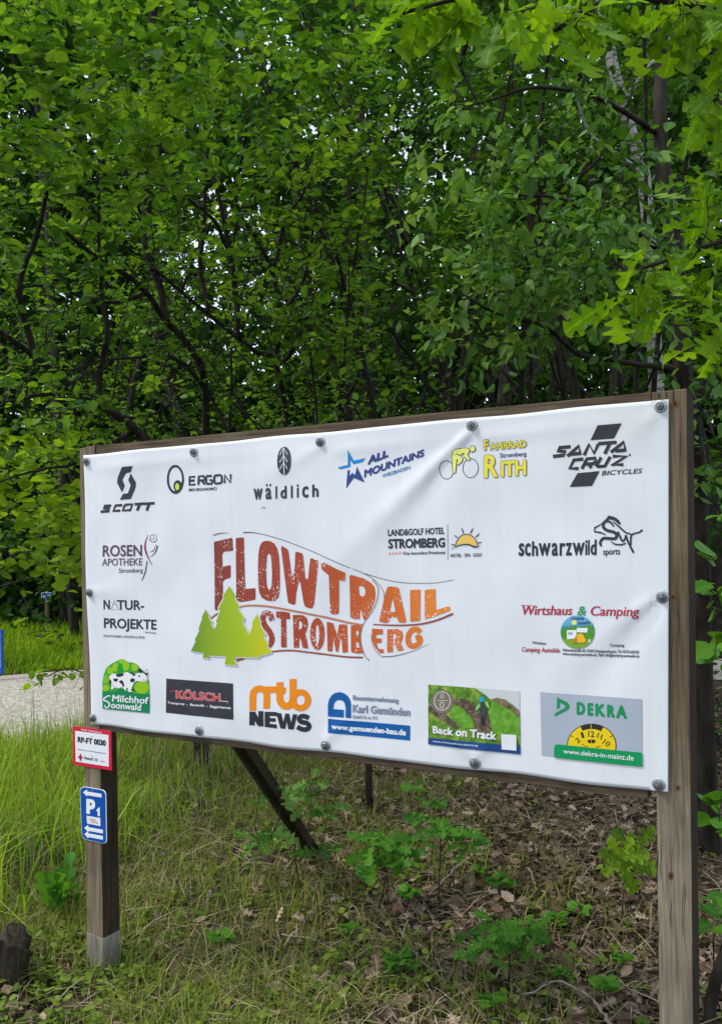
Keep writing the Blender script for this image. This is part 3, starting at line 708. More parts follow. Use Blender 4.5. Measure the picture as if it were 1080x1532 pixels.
# 14 dark haulage panel and 15 two-tone news word
p = P(240, 1000, 4.5)
p.poly([(42, 68), (492, 101), (496, 345), (37, 298)], PM(52, 52, 60))
KR = PM(206, 60, 60)
p.text('KÖLSCH', (108, 204), (408, 226), 58, PM(236, 214, 214), bold=6, layer=1); p.text('KÖLSCH', (111, 202), (405, 223), 53, KR, bold=3.2, layer=2)
p.stroke([(66, 160), (82, 148), (112, 152)], 5, KR, 1); p.stroke([(404, 214), (424, 220), (462, 222), (454, 234)], 5, PM(220, 200, 200), 1)
p.text('Transporte  ▪  Baustoffe  ▪  Baggerbetrieb'.replace('▪', '-'), (50, 238), (480, 274), 17, WHT, bold=1.7, layer=1)
p.build('logo_print', banner, hf)
p = P(240, 1000, 4.5)
ORG = PM(240, 134, 8)
p.stroke([(626, 284), (626, 180), (636, 152), (656, 138), (684, 138), (708, 152), (718, 180), (718, 270)], 45, ORG, smooth=4)
p.stroke([(700, 144), (780, 142), (846, 150)], 44, ORG)
p.stroke([(807, 92), (806, 190), (814, 226), (838, 250), (866, 250), (888, 232), (896, 196), (896, 70)], 48, ORG, smooth=4)
p.ring(ell(946, 212, 72, 74, 32), ell(948, 212, 28, 33, 24), ORG)
NW = PM(44, 44, 54)
p.stroke([(620, 382), (622, 290)], 36, NW); p.stroke([(682, 388), (680, 286)], 34, NW); p.poly([(606, 292), (642, 290), (697, 388), (660, 386)], NW, 1)
p.poly([(706, 290), (790, 292), (790, 320), (740, 318), (740, 332), (780, 334), (780, 358), (740, 356), (740, 372), (788, 376), (788, 402), (706, 392)], NW)
p.poly([(784, 298), (818, 300), (832, 360), (846, 302), (872, 304), (884, 366), (896, 306), (926, 308), (900, 410), (864, 408), (856, 352), (844, 406), (812, 402)], NW)
p.stroke([(1002, 334), (980, 322), (950, 322), (938, 340), (952, 358), (990, 368), (1004, 388), (990, 408), (956, 408), (924, 392)], 32, NW, smooth=4)
p.build('logo_print', banner, hf)

# 16 builder
p = P(480, 1020, 7.2)
BLU = PM(0, 88, 156); GRY = PM(126, 138, 156)
outer = [(80, 372), (80, 240)] + [(x, y) for x, y in ell(205, 238, 125, 128, 22, 180, 0)][1:] + [(330, 388), (268, 384)]
inner = [(272, 280)] + ell(205, 282, 68, 88, 16, 10, 175)[0:] + [(137, 292), (252, 300), (252, 382)]
p.poly([(80, 372), (80, 245), (92, 190), (118, 145), (158, 118), (205, 110), (250, 122), (292, 152), (318, 195), (329, 245), (330, 390), (270, 384), (270, 280), (258, 228), (235, 202), (205, 194), (172, 200), (148, 228), (136, 292), (252, 301), (252, 384)], BLU)
p.poly([(80, 396), (958, 474), (956, 634), (82, 548)], BLU)
p.text('www.gemuenden-bau.de', (122, 506), (914, 582), 56, WHT, h1=68, bold=5.5, layer=1)
p.text('Bauunternehmung', (346, 196), (836, 230), 54, GRY, bold=4.5); p.text('Karl Gemünden', (346, 330), (962, 374), 88, GRY, bold=7); p.text('GmbH & co. KG', (346, 392), (606, 408), 36, GRY, bold=3)
p.build('logo_print', banner, hf)

# 17 photo panel of a rider on a dirt track
def mottled(name, stops, scale):
    m, n, l, b = new_mat(name)
    tc = nd(n, 'ShaderNodeTexCoord'); nz = nd(n, 'ShaderNodeTexNoise'); nz.inputs['Scale'].default_value = scale; nz.inputs['Detail'].default_value = 7; nz.inputs['Roughness'].default_value = 0.7
    l.new(tc.outputs['Object'], nz.inputs['Vector']); r = ramp(n, stops); l.new(nz.outputs[0], r.inputs[0]); l.new(r.outputs[0], b.inputs['Base Color']); b.inputs['Roughness'].default_value = 0.42
    return m
GA = mottled('printed_meadow', [(.3, rgb(34, 64, 12)), (.5, rgb(86, 132, 30)), (.7, rgb(168, 180, 74))], 42)
GB = mottled('printed_slope', [(.3, rgb(56, 100, 18)), (.5, rgb(92, 150, 34)), (.7, rgb(128, 176, 60))], 60)
DT = mottled('printed_dirt', [(.3, rgb(40, 32, 26)), (.5, rgb(84, 68, 52)), (.72, rgb(150, 132, 110))], 70)
RK = mottled('printed_rock', [(.3, rgb(50, 50, 30)), (.5, rgb(110, 100, 66)), (.7, rgb(160, 130, 96))], 55)
p = P(630, 1015, 6.75)
fr = [(70, 62), (992, 130), (1000, 765), (70, 664)]
p.poly(fr, GA)
p.poly([(540, 97), (992, 130), (994, 335), (930, 270), (850, 215), (760, 195), (700, 212), (640, 160)], PM(196, 202, 200), 1)
p.poly([(700, 220), (760, 192), (850, 213), (930, 268), (994, 325), (995, 400), (900, 320), (800, 270)], RK, 2)
p.poly([(690, 300), (720, 220), (800, 268), (900, 318), (996, 400), (998, 640), (740, 560), (690, 420)], GB, 2)
p.poly([(300, 200), (420, 205), (560, 255), (640, 280), (700, 400), (730, 620), (560, 560), (520, 420), (420, 300), (320, 250)], DT, 1)
p.poly([(300, 290), (380, 280), (500, 380), (550, 500), (430, 500), (300, 400)], GB, 2, soft=20)
p.poly([(80, 260), (240, 350), (400, 500), (360, 510), (200, 420), (75, 330)], DT, 1, soft=10)
p.poly([(580, 270), (620, 235), (660, 260), (672, 330), (640, 400), (600, 360)], PM(50, 66, 60), 3, soft=8); p.poly(ell(614, 210, 27, 28, 16), PM(40, 150, 190), 4); p.poly([(590, 250), (555, 280), (548, 322), (568, 322), (600, 280)], PM(120, 190, 110), 4, soft=6); p.poly([(645, 225), (675, 240), (692, 292), (676, 300), (650, 260)], PM(130, 200, 90), 4, soft=6)
p.poly([(600, 380), (640, 380), (650, 470), (612, 470)], PM(36, 34, 34), 3, soft=8)
p.poly(ell(214, 234, 112, 118, 36), PM(118, 110, 94), 3); p.ring(ell(214, 226, 83, 96, 30), ell(214, 226, 76, 89, 30), PM(220, 214, 200), 4)
p.stroke([(165, 220), (270, 226)], 5, PM(220, 214, 200), 4)
p.ring(ell(212, 176, 18, 24, 16), ell(212, 176, 12, 18, 16), PM(220, 214, 200), 4); p.ring(ell(210, 268, 21, 34, 16), ell(210, 268, 14, 27, 16), PM(220, 214, 200), 4)
p.poly([(70, 598), (999, 682), (1000, 765), (70, 664)], PM(22, 68, 124), 3)
p.text('Back on Track', (118, 552), (762, 618), 76, WHT, h1=84, bold=5.5, layer=5)
p.text('www.orthopaedicum-worms.de', (120, 642), (580, 686), 20, PM(200, 216, 230), bold=2, layer=5)
p.poly([(811, 558), (962, 570), (962, 728), (815, 714)], WHT, 5)
p.build('logo_print', banner, hf)

# 18 inspection panel
p = P(800, 1030, 6.353)
p.poly([(52, 34), (1020, 100), (1020, 742), (62, 636)], PM(166, 176, 188))
p.poly([(210, 82), (312, 132), (330, 160), (328, 186), (312, 204), (188, 268), (190, 236), (286, 182), (292, 170), (284, 158), (240, 134), (238, 180), (210, 200)], PM(18, 140, 84), 1)
for ch, x0, x1, y0, y1 in (('D', 396, 478, 248, 254), ('E', 500, 556, 256, 260), ('K', 574, 670, 262, 270), ('R', 686, 762, 272, 276), ('A', 772, 876, 278, 288)):
    p.text(ch, (x0, y0), (x1, y1), 122 if ch != 'A' else 126, PM(18, 140, 84), bold=8.5, layer=1)
cx, cy, R = 540, 540, 232
YE = PM(248, 200, 16); BK = PM(44, 40, 36)
def arcp(r0, r1, a0, a1, k=24): return ell(cx, cy, r1, r1 * 0.885, k, a0, a1) + ell(cx, cy, r0, r0 * 0.885, k, a0, a1)[::-1]
p.poly([(cx - R, 540), (cx + R, 590)] + [], YE, 1) if False else None
p.poly(ell(cx, cy, R + 3, (R + 3) * 0.885, 40, -14, 194), BK, 1); p.poly(ell(cx, cy, R - 5, (R - 5) * 0.885, 40, -14, 194), YE, 2)
p.poly(arcp(178, R, 60, 118), BK, 3); p.poly(arcp(28, 66, 48, 132, 12), BK, 3); p.stroke([(536, 338), (538, 392)], 5, YE, 4); p.stroke([(538, 484), (538, 530)], 4, YE, 4)
for a_ in (28, 152):
    p.stroke([(cx + r * math.cos(rad(a_)), cy - r * .885 * math.sin(rad(a_))) for r in (192, 228)], 6, BK, 3)
p.stroke([(448, 526), (490, 552), (500, 540)], 6, BK, 3); p.stroke([(622, 544), (590, 560), (578, 548)], 6, BK, 3)
p.text('12', (508, 456), (566, 460), 56, BK, bold=2, layer=3); p.text('1', (452, 472), (474, 462), 54, BK, bold=2, layer=3, slant=-.35); p.text('11', (590, 464), (632, 486), 50, BK, bold=2, layer=3, slant=.3); p.text('2', (410, 524), (436, 496), 40, BK, bold=2, layer=3, slant=-.7); p.text('10', (640, 518), (694, 554), 40, BK, bold=2, layer=3, slant=.8)
p.poly([(184, 655), (184, 560), (196, 534), (215, 528), (1020, 608), (1020, 742)], PM(0, 146, 82), 4)
p.text('www.dekra-in-mainz.de', (272, 614), (940, 684), 42, WHT, h1=52, bold=3.2, layer=5)
p.build('logo_print', banner, hf)

# ---------------------------------------------------------------- bolts
def bolt_mesh():
    bm = bmesh.new()
    prof = [(0.0, 0.0155), (0.009, 0.0155), (0.0098, 0.0145), (0.0098, 0.006), (0.0125, 0.0055)]
    # hex head with a round collar and a threaded tip
    def ringv(r, y, k, ph=0): return [bm.verts.new((r * math.cos(2 * math.pi * i / k + ph), -y, r * math.sin(2 * math.pi * i / k + ph))) for i in range(k)]
    def loft(a, b):
        for i in range(len(a)): bm.faces.new((a[i], a[(i + 1) % len(a)], b[(i + 1) % len(b)], b[i]))
    a = ringv(.0112, .003, 6); b = ringv(.0112, .0105, 6); c = ringv(.0098, .0118, 6); d = ringv(.006, .012, 6); loft(a, b); loft(b, c); loft(c, d)
    e = ringv(.0055, .012, 6); f = ringv(.0052, .0158, 6); g = ringv(.004, .0165, 6); loft(d, e); loft(e, f); loft(f, g); bm.faces.new(g)
    bmesh.ops.recalc_face_normals(bm, faces=bm.faces)
    return bm_mesh('bolt', bm, m_nut)
def washer_mesh():
    bm = bmesh.new(); k = 28; rs = [(.006, .0005), (.006, .0022), (.0072, .0032), (.0158, .0026), (.0172, .0014), (.0172, .0004)]
    rr = [[bm.verts.new((r * math.cos(2 * math.pi * i / k), -y, r * math.sin(2 * math.pi * i / k))) for i in range(k)] for r, y in rs]
    for a, b in zip(rr[:-1], rr[1:]):
        for i in range(k): bm.faces.new((a[i], a[(i + 1) % k], b[(i + 1) % k], b[i]))
    bmesh.ops.recalc_face_normals(bm, faces=bm.faces)
    return bm_mesh('washer', bm, m_zinc, True)
bme, wme = bolt_mesh(), washer_mesh()
rnd = random.Random(4)
for px, py in ((129.5, 690), (290, 676), (479, 661), (705, 636), (987, 608), (990, 893), (984.5, 1174), (710, 1141), (487, 1115), (298, 1093), (139.5, 1074), (135, 886)):
    u, z = px2uv(px, py, 0.008)
    b = link('bolt', bme, board); b.location = (u, -(hf(u, z) + 0.0008), z); b.rotation_euler = (rnd.uniform(-.1, .1), rnd.uniform(0, 1.0), rnd.uniform(-.1, .1))
    link('washer', wme, b)
for px, py, r in ((1009, 604, .0045), (1013, 1178, .0035), (1007, 893, .004)):
    pr = Print(px, py, 1, 0.0); k = r * 560
    pr.poly(ell(0, 0, k * 2.0, k * 2.1, 14), m_stain, 0); pr.poly(ell(0, 0, k, k * 1.1, 14), m_hole, 1)
    if py < 700: pr.stroke([(-1, 0), (-2, -12), (-1, -22)], 1.6, m_hole, 1, taper=[1, .7, .3])
    pr.build('bolt_hole', rpost, lambda u, z: 0.0003)
rc = random.Random(12)
def cracks(parent, x0, x1, y0, y1, n, mat, top=None):
    for _ in range(n):
        pr = Print(0, 0, 1, 0.0); x = rc.uniform(x0, x1); y = rc.uniform(y0, y1); L = rc.uniform(25, 110); k = rc.uniform(.5, 1.1); pts = [(x, y)]
        for i in range(5): pts.append((pts[-1][0] + rc.uniform(-1.2, 1.2), pts[-1][1] + L / 5))
        pr.stroke(pts, k, mat, smooth=3, taper=[.2, 1, .8, 1, .2]); pr.build('crack', parent, lambda u, z: -0.0004)
m_crack = flat_mat('dark_wood_crack', rgb(46, 38, 28), .95)
cracks(rpost, 1003, 1024, 620, 1100, 5, m_crack); cracks(rpost, 983, 1024, 1215, 1420, 10, m_crack)
pr = Print(0, 0, 1, 0.0); pr.poly(ell(1003, 1310, 4.5, 7, 16), m_stain, 0); pr.poly(ell(1003, 1310, 2.6, 4.4, 14), m_crack, 1); pr.build('knot', rpost, lambda u, z: -0.0004)
pr = Print(0, 0, 1, 0.0); pr.stroke([(985, 588), (986, 596)], 1.4, m_hole); pr.stroke([(996, 586), (997, 600)], 1.0, m_hole); pr.build('crack', rpost, lambda u, z: 0.0002)

# ---------------------------------------------------------------- small plates on the left post
def plate(name, outline_px, region, w, th, mat_front, mat_edge, label, cat):
    x0, y0, s = region
    pts = [px2uv(x0 + x / s, y0 + y / s, w + th) for x, y in outline_px]
    cu = sum(q[0] for q in pts) / len(pts); z0 = min(q[1] for q in pts)
    e = empty(name, (0, 0, 0), label, cat)
    org = BASE + EU * cu + np.array([0, 0, z0]) + EN * w
    e.matrix_world = Matrix(((EU[0], EB[0], 0, org[0]), (EU[1], EB[1], 0, org[1]), (0, 0, 1, org[2]), (0, 0, 0, 1)))
    bm = prism([(u - cu, z - z0) for u, z in pts], th, 0.0, 0.0006)
    link('plate', bm_mesh('plate', bm, mat_front), e)
    return e, (cu, z0)
class PlatePrint(Print):
    def __init__(self, region, w, off): super().__init__(*region, w); self.off = off
    def tri(self, V, T, mat, layer):
        k0 = len(self.tris); super().tri(V, T, mat, layer)
        for i in range(k0, len(self.tris)):
            q, l, k = self.tris[i]; self.tris[i] = ([(u - self.off[0], z - self.off[1]) for u, z in q], l, k)
RS = PM(206, 30, 62, 0.35)
e, off = plate('rescue_point_sign', [(128, 83), (900, 186), (910, 985), (130, 862)], (100, 1080, 13.5), 0.001, 0.003, RS, RS, 'small white rescue point plate with red border, screwed to the left post', 'sign')
p = PlatePrint((100, 1080, 13.5), 0.004, off)
p.poly([(175, 178), (850, 265), (856, 905), (188, 800)], WHT, 0)
p.text('RP-FT 0030', (228, 412), (800, 488), 118, PM(24, 26, 34), bold=9, layer=1)
p.text('Notfall  Rettungspunkt', (300, 166), (716, 232), 34, WHT, bold=2.5, layer=1)
p.text('Rettungs- und Sammelstellenpunkt', (236, 562), (796, 648), 22, PM(90, 96, 110), bold=1.5, layer=1)
p.stroke([(286, 646), (286, 782)], 32, PM(176, 30, 60), 1); p.stroke([(244, 706), (328, 720)], 44, PM(176, 30, 60), 2)
p.text('Notruf 112', (362, 752), (634, 800), 62, PM(40, 44, 54), bold=5, layer=1)
p.stroke([(690, 752), (700, 806), (780, 806)], 6, PM(190, 120, 120), 1); p.stroke([(700, 790), (775, 800)], 14, PM(200, 150, 150), 1)
p.build('lettering', e, lambda u, z: 0.0026)
def screw(e, px, py, w, off, parent):
    bm = bmesh.new(); bmesh.ops.create_uvsphere(bm, u_segments=10, v_segments=6, radius=0.0028)
    bmesh.ops.scale(bm, vec=(1, .6, 1), verts=bm.verts)
    u, z = px2uv(px, py, w); o = link('screw', bm_mesh('screw', bm, m_zinc, True), parent); o.location = (u - off[0], -w, z - off[1])
screw(e, 138, 1101.5, .004, off, e); screw(e, 138, 1130.5, .004, off, e)

B1 = PM(6, 76, 160, 0.35)
outl = [(152, 200), (162, 165), (190, 128), (225, 112), (270, 108), (665, 176), (705, 198), (735, 235), (750, 290), (766, 1330), (757, 1380), (730, 1405), (690, 1413), (285, 1322), (240, 1300), (210, 1262), (192, 1180)]
e, off = plate('parking_sign', outl, (110, 1170, 15.32), 0.001, 0.003, WHT, WHT, 'rounded blue parking direction plate with white arrows, below the red-bordered plate', 'sign')
p = PlatePrint((110, 1170, 15.32), 0.004, off)
c0 = np.mean(np.array(outl), axis=0); p.poly([tuple(c0 + (np.array(q) - c0) * np.array([0.962, 0.982])) for q in outl], B1, 0)
p.poly([(230, 232), (324, 165), (325, 214), (652, 268), (652, 354), (325, 300), (325, 330)], WHT, 1)
p.poly([(305, 382), (400, 390), (460, 405), (498, 450), (508, 520), (495, 590), (450, 625), (386, 625), (386, 735), (306, 720)], WHT, 1, holes=[[(384, 465), (420, 480), (430, 510), (422, 535), (384, 535)]])
p.poly([(534, 640), (590, 582), (614, 584), (616, 784), (566, 776), (566, 650), (540, 672)], WHT, 1)
p.poly([(312, 768), (628, 822), (630, 1010), (325, 948)], WHT, 1)
p.text('FLOW', (380, 885), (520, 905), 60, PM(224, 150, 130), bold=3, layer=2); p.text('TRAIL', (400, 930), (580, 955), 50, PM(224, 160, 140), bold=3, layer=2)
for dy, sx in ((0, 0), (142, 4)):
    p.poly([(260, 1046 + dy), (352, 980 + dy), (354, 1030 + dy), (688, 1092 + dy), (686, 1178 + dy), (354, 1118 + dy), (350, 1150 + dy)], WHT, 1)
p.build('lettering', e, lambda u, z: 0.0026)
screw(e, 139, 1183, .004, off, e)

# ================================================================ GROUND AND PATH
def gz(x, y):
    """ground height"""
    x = np.asarray(x, float); y = np.asarray(y, float)
    h = 0.025 * np.sin(1.7 * x + 0.6) * np.sin(1.3 * y + 0.4) + 0.012 * np.sin(4.1 * x + 1.0) * np.sin(3.7 * y + 2.0)
    h = h + 0.055 * np.clip((y - 11.3) / 3.0, 0, 1.5) * np.clip((0 - x) / 3, 0, 1) * 3          # verge bank beyond the path
    near = np.clip(((x + 0.85) ** 2 + (y - 3.35) ** 2) / 0.5, 0, 1)
    return h * near - 0.02 * (1 - near) * 0

def path_edge(x):
    """near and far edge (y) of the gravel path at x"""
    t = np.clip((x + 3.3) / 2.2, 0, 1); t = t * t * (3 - 2 * t)
    near = 6.6 + 2.9 * t + 0.18 * np.sin(2.3 * x) + 0.08 * np.sin(6.1 * x)
    far = 11.15 + 0.10 * np.sin(1.9 * x + 1) + 0.05 * np.sin(7 * x)
    return near, far

def noise_ground():
    m, n, l, b = new_mat('forest_soil')
    tc = nd(n, 'ShaderNodeTexCoord')
    n1 = nd(n, 'ShaderNodeTexNoise'); n1.inputs['Scale'].default_value = 22; n1.inputs['Detail'].default_value = 9; n1.inputs['Roughness'].default_value = 0.75
    n2 = nd(n, 'ShaderNodeTexNoise'); n2.inputs['Scale'].default_value = 1.4; n2.inputs['Detail'].default_value = 4
    for q in (n1, n2): l.new(tc.outputs['Object'], q.inputs['Vector'])
    r = ramp(n, [(.3, (0.022, 0.016, 0.010, 1)), (.5, (0.065, 0.048, 0.032, 1)), (.7, (0.15, 0.115, 0.080, 1))]); l.new(n1.outputs[0], r.inputs[0])
    g = ramp(n, [(.3, (0.03, 0.035, 0.010, 1)), (.6, (0.075, 0.085, 0.025, 1))]); l.new(n1.outputs[0], g.inputs[0])
    f = ramp(n, [(.5, (0, 0, 0, 1)), (.62, (.75, .75, .75, 1))]); l.new(n2.outputs[0], f.inputs[0])
    mx = nd(n, 'ShaderNodeMix', data_type='RGBA'); l.new(f.outputs[0], mx.inputs[0]); l.new(r.outputs[0], mx.inputs[6]); l.new(g.outputs[0], mx.inputs[7])
    l.new(mx.outputs[2], b.inputs['Base Color']); b.inputs['Roughness'].default_value = 0.95; b.inputs['Specular IOR Level'].default_value = 0.1
    bp = nd(n, 'ShaderNodeBump'); bp.inputs['Strength'].default_value = 0.9; bp.inputs['Distance'].default_value = 0.02
    l.new(n1.outputs[0], bp.inputs['Height']); l.new(bp.outputs[0], b.inputs['Normal']); return m
def gravel_mat():
    m, n, l, b = new_mat('pale_gravel')
    tc = nd(n, 'ShaderNodeTexCoord')
    v = nd(n, 'ShaderNodeTexVoronoi'); v.inputs['Scale'].default_value = 42; n1 = nd(n, 'ShaderNodeTexNoise'); n1.inputs['Scale'].default_value = 14; n1.inputs['Detail'].default_value = 8
    n1.inputs['Roughness'].default_value = 0.8
    for q in (v, n1): l.new(tc.outputs['Object'], q.inputs['Vector'])
    r = ramp(n, [(.3, (0.19, 0.165, 0.13, 1)), (.5, (0.42, 0.385, 0.315, 1)), (.72, (0.60, 0.56, 0.48, 1))]); l.new(n1.outputs[0], r.inputs[0])
    hs_ = nd(n, 'ShaderNodeMix', data_type='RGBA', blend_type='OVERLAY'); hs_.inputs[0].default_value = .35
    bw = nd(n, 'ShaderNodeRGBToBW'); l.new(v.outputs['Color'], bw.inputs[0])
    l.new(r.outputs[0], hs_.inputs[6]); l.new(bw.outputs[0], hs_.inputs[7]); l.new(hs_.outputs[2], b.inputs['Base Color'])
    b.inputs['Roughness'].default_value = 0.95
    bp = nd(n, 'ShaderNodeBump'); bp.inputs['Strength'].default_value = 0.8; bp.inputs['Distance'].default_value = 0.02; l.new(v.outputs['Distance'], bp.inputs['Height']); l.new(bp.outputs[0], b.inputs['Normal'])
    return m

def sheet(name, xs, ys, zoff, mat):
    X, Y = np.meshgrid(xs, ys); Z = gz(X, Y) + zoff
    idx = np.arange(X.size).reshape(X.shape)
    F = np.stack([idx[:-1, :-1], idx[:-1, 1:], idx[1:, 1:], idx[1:, :-1]], -1).reshape(-1, 4)
    return link(name, mesh_np(name, np.stack([X.ravel(), Y.ravel(), Z.ravel()], 1), F, mat, smooth=True))
gx = np.concatenate([np.arange(-120, -10, 10), np.arange(-10, 8, 0.15), np.arange(8, 121, 8)])
gy = np.concatenate([np.arange(-40, 0, 5), np.arange(0, 16, 0.15), np.arange(16, 161, 8)])
structure(sheet('ground', gx, gy, 0.0, noise_ground()))
px_ = np.arange(-16, 6, 0.1); Vp = []; 
tt = np.linspace(0, 1, 12)
for x in px_:
    a_, b__ = path_edge(x)
    for t in tt: y = a_ + (b__ - a_) * t; Vp.append((x, y, float(gz(x, y)) + 0.006 + 0.02 * math.sin(math.pi * t)))
idx = np.arange(len(Vp)).reshape(len(px_), len(tt))
F = np.stack([idx[:-1, :-1], idx[1:, :-1], idx[1:, 1:], idx[:-1, 1:]], -1).reshape(-1, 4)
structure(link('gravel_path', mesh_np('gravel_path', np.array(Vp), F, gravel_mat(), smooth=True)))

# ================================================================ LEAVES AND WOOD
def norm(a): return a / (np.linalg.norm(a, axis=-1, keepdims=True) + 1e-9)

def leaf_template(kind):
    if kind == 'ovate':        # pointed oval, folded on the midrib
        V = np.array([(0, 0, 0), (.5, 0, -.03), (1, 0, -.16), (.16, .20, .05), (.45, .31, .07), (.76, .19, 0), (.16, -.20, .05), (.45, -.31, .07), (.76, -.19, 0)])
        F = [(0, 1, 4), (0, 4, 3), (1, 5, 4), (1, 2, 5), (0, 6, 7), (0, 7, 1), (1, 7, 8), (1, 8, 2)]
    elif kind == 'round':
        V = np.array([(0, 0, 0), (.5, 0, -.03), (1, 0, -.14), (.12, .30, .05), (.48, .43, .07), (.82, .26, 0), (.12, -.30, .05), (.48, -.43, .07), (.82, -.26, 0)])
        F = [(0, 1, 4), (0, 4, 3), (1, 5, 4), (1, 2, 5), (0, 6, 7), (0, 7, 1), (1, 7, 8), (1, 8, 2)]
    elif kind == 'simple':     # far foliage
        V = np.array([(0, 0, 0), (.5, .34, .06), (1, 0, -.1), (.5, -.34, .06)]); F = [(0, 2, 1), (0, 3, 2)]
    elif kind == 'oak':        # lobed, wider towards the tip
        h = [(0, .012), (.08, .03), (.17, .12), (.24, .13), (.28, .05), (.34, .07), (.44, .23), (.51, .23), (.53, .085), (.59, .10), (.68, .31), (.76, .29), (.765, .11), (.82, .12), (.91, .22), (.97, .12), (1.0, 0.0)]
        V = [(x, 0, -.16 * x * x) for x, _ in h]; m = len(h)
        V += [(x, y, .32 * y + .05 * math.sin(x * 17) - .16 * x * x) for x, y in h]; V += [(x, -y, .32 * y + .05 * math.sin(x * 15 + 1) - .16 * x * x) for x, y in h]
        V = np.array(V); F = []
        for i in range(m - 1): F += [(i, i + 1, m + i + 1), (i, m + i + 1, m + i), (i, 2 * m + i, 2 * m + i + 1), (i, 2 * m + i + 1, i + 1)]
    elif kind == 'toothed':    # long, deeply toothed
        V, F = leaf_template('oak'); V = V * np.array([1, .42, 1])
        return V, F
    elif kind == 'litter':     # dry curled leaf
        V = np.array([(0, 0, .05), (.5, 0, 0), (1, 0, .16), (.25, .26, .14), (.7, .28, .2), (.25, -.26, .10), (.7, -.25, .05)])
        F = [(0, 1, 3), (1, 4, 3), (1, 2, 4), (0, 5, 1), (1, 5, 6), (1, 6, 2)]
    elif kind == 'blade':
        V = np.array([(0, .5, 0), (0, -.5, 0), (.4, .42, .0), (.4, -.42, .0), (.75, .27, 0), (.75, -.27, 0), (1, 0, 0)]); F = [(0, 1, 3), (0, 3, 2), (2, 3, 5), (2, 5, 4), (4, 5, 6)]
    return np.array(V, float), np.array(F)

def leaves_geo(pos, axis, nrm, size, kind, rng):
    T, F = leaf_template(kind); n = len(pos); k = len(T)
    axis = norm(axis); side = norm(np.cross(nrm, axis)); nn = np.cross(axis, side)
    sy = rng.uniform(.82, 1.15, n)[:, None]; cz = rng.uniform(-.6, 1.8, n)[:, None]
    s = np.asarray(size)[:, None, None]
    V = pos[:, None, :] + s * (T[None, :, 0, None] * axis[:, None, :] + (T[None, :, 1] * sy)[..., None] * side[:, None, :] + (T[None, :, 2] * cz)[..., None] * nn[:, None, :])
    FF = (F[None] + (np.arange(n) * k)[:, None, None]).reshape(-1, 3)
    return V.reshape(-1, 3), FF, k

def leaf_mesh(name, pos, axis, nrm, size, kind, mat, rng, tint=None):
    V, F, k = leaves_geo(pos, axis, nrm, size, kind, rng)
    t = rng.uniform(0, 1, len(pos)) if tint is None else tint
    me = mesh_np(name, V, F, mat, tint=np.repeat(t, k))
    T, _ = leaf_template(kind); rib = (T[:, 1] == 0) & (np.arange(k) < {'oak': 17, 'toothed': 17, 'ovate': 3, 'round': 3}.get(kind, 0))
    a = me.attributes.new('rib', 'FLOAT', 'POINT'); a.data.foreach_set('value', np.tile(rib.astype(np.float32), len(pos)))
    return me

def tubes_mesh(name, paths, mat, sides=6):
    """paths: list of (points (n,3), radii (n,))"""
    VV, FF, off = [], [], 0
    for P_, R_ in paths:
        P_ = np.asarray(P_, float); n = len(P_)
        sd_ = sides if R_[0] > 0.006 else 4
        if R_[0] > 0.04: sd_ = 10
        d = norm(np.gradient(P_, axis=0)); ref = np.array([0.31, 0.17, 0.93]) if abs(d[0] @ np.array([0.31, 0.17, 0.93])) < .9 else np.array([1., 0, 0])
        a = norm(np.cross(d, ref)); b = np.cross(d, a)
        th = np.arange(sd_) * 2 * np.pi / sd_
        ring = P_[:, None, :] + np.asarray(R_)[:, None, None] * (np.cos(th)[None, :, None] * a[:, None, :] + np.sin(th)[None, :, None] * b[:, None, :])
        VV.append(ring.reshape(-1, 3)); i = np.arange(n - 1)[:, None] * sd_; j = np.arange(sd_)[None]; j2 = (j + 1) % sd_
        FF.append((np.stack([i + j, i + j2, i + sd_ + j2, i + sd_ + j], -1) + off).reshape(-1, 4)); off += n * sd_
    return mesh_np(name, np.vstack(VV), np.vstack(FF), mat, smooth=True)

def spline(pts, n):
    pts = [tuple(p) for p in pts]; P_ = np.array(smooth_line(pts, 8)); s = np.r_[0, np.cumsum(np.linalg.norm(np.diff(P_, axis=0), axis=1))]
    q = np.linspace(0, s[-1], n); return np.stack([np.interp(q, s, P_[:, i]) for i in range(3)], 1)

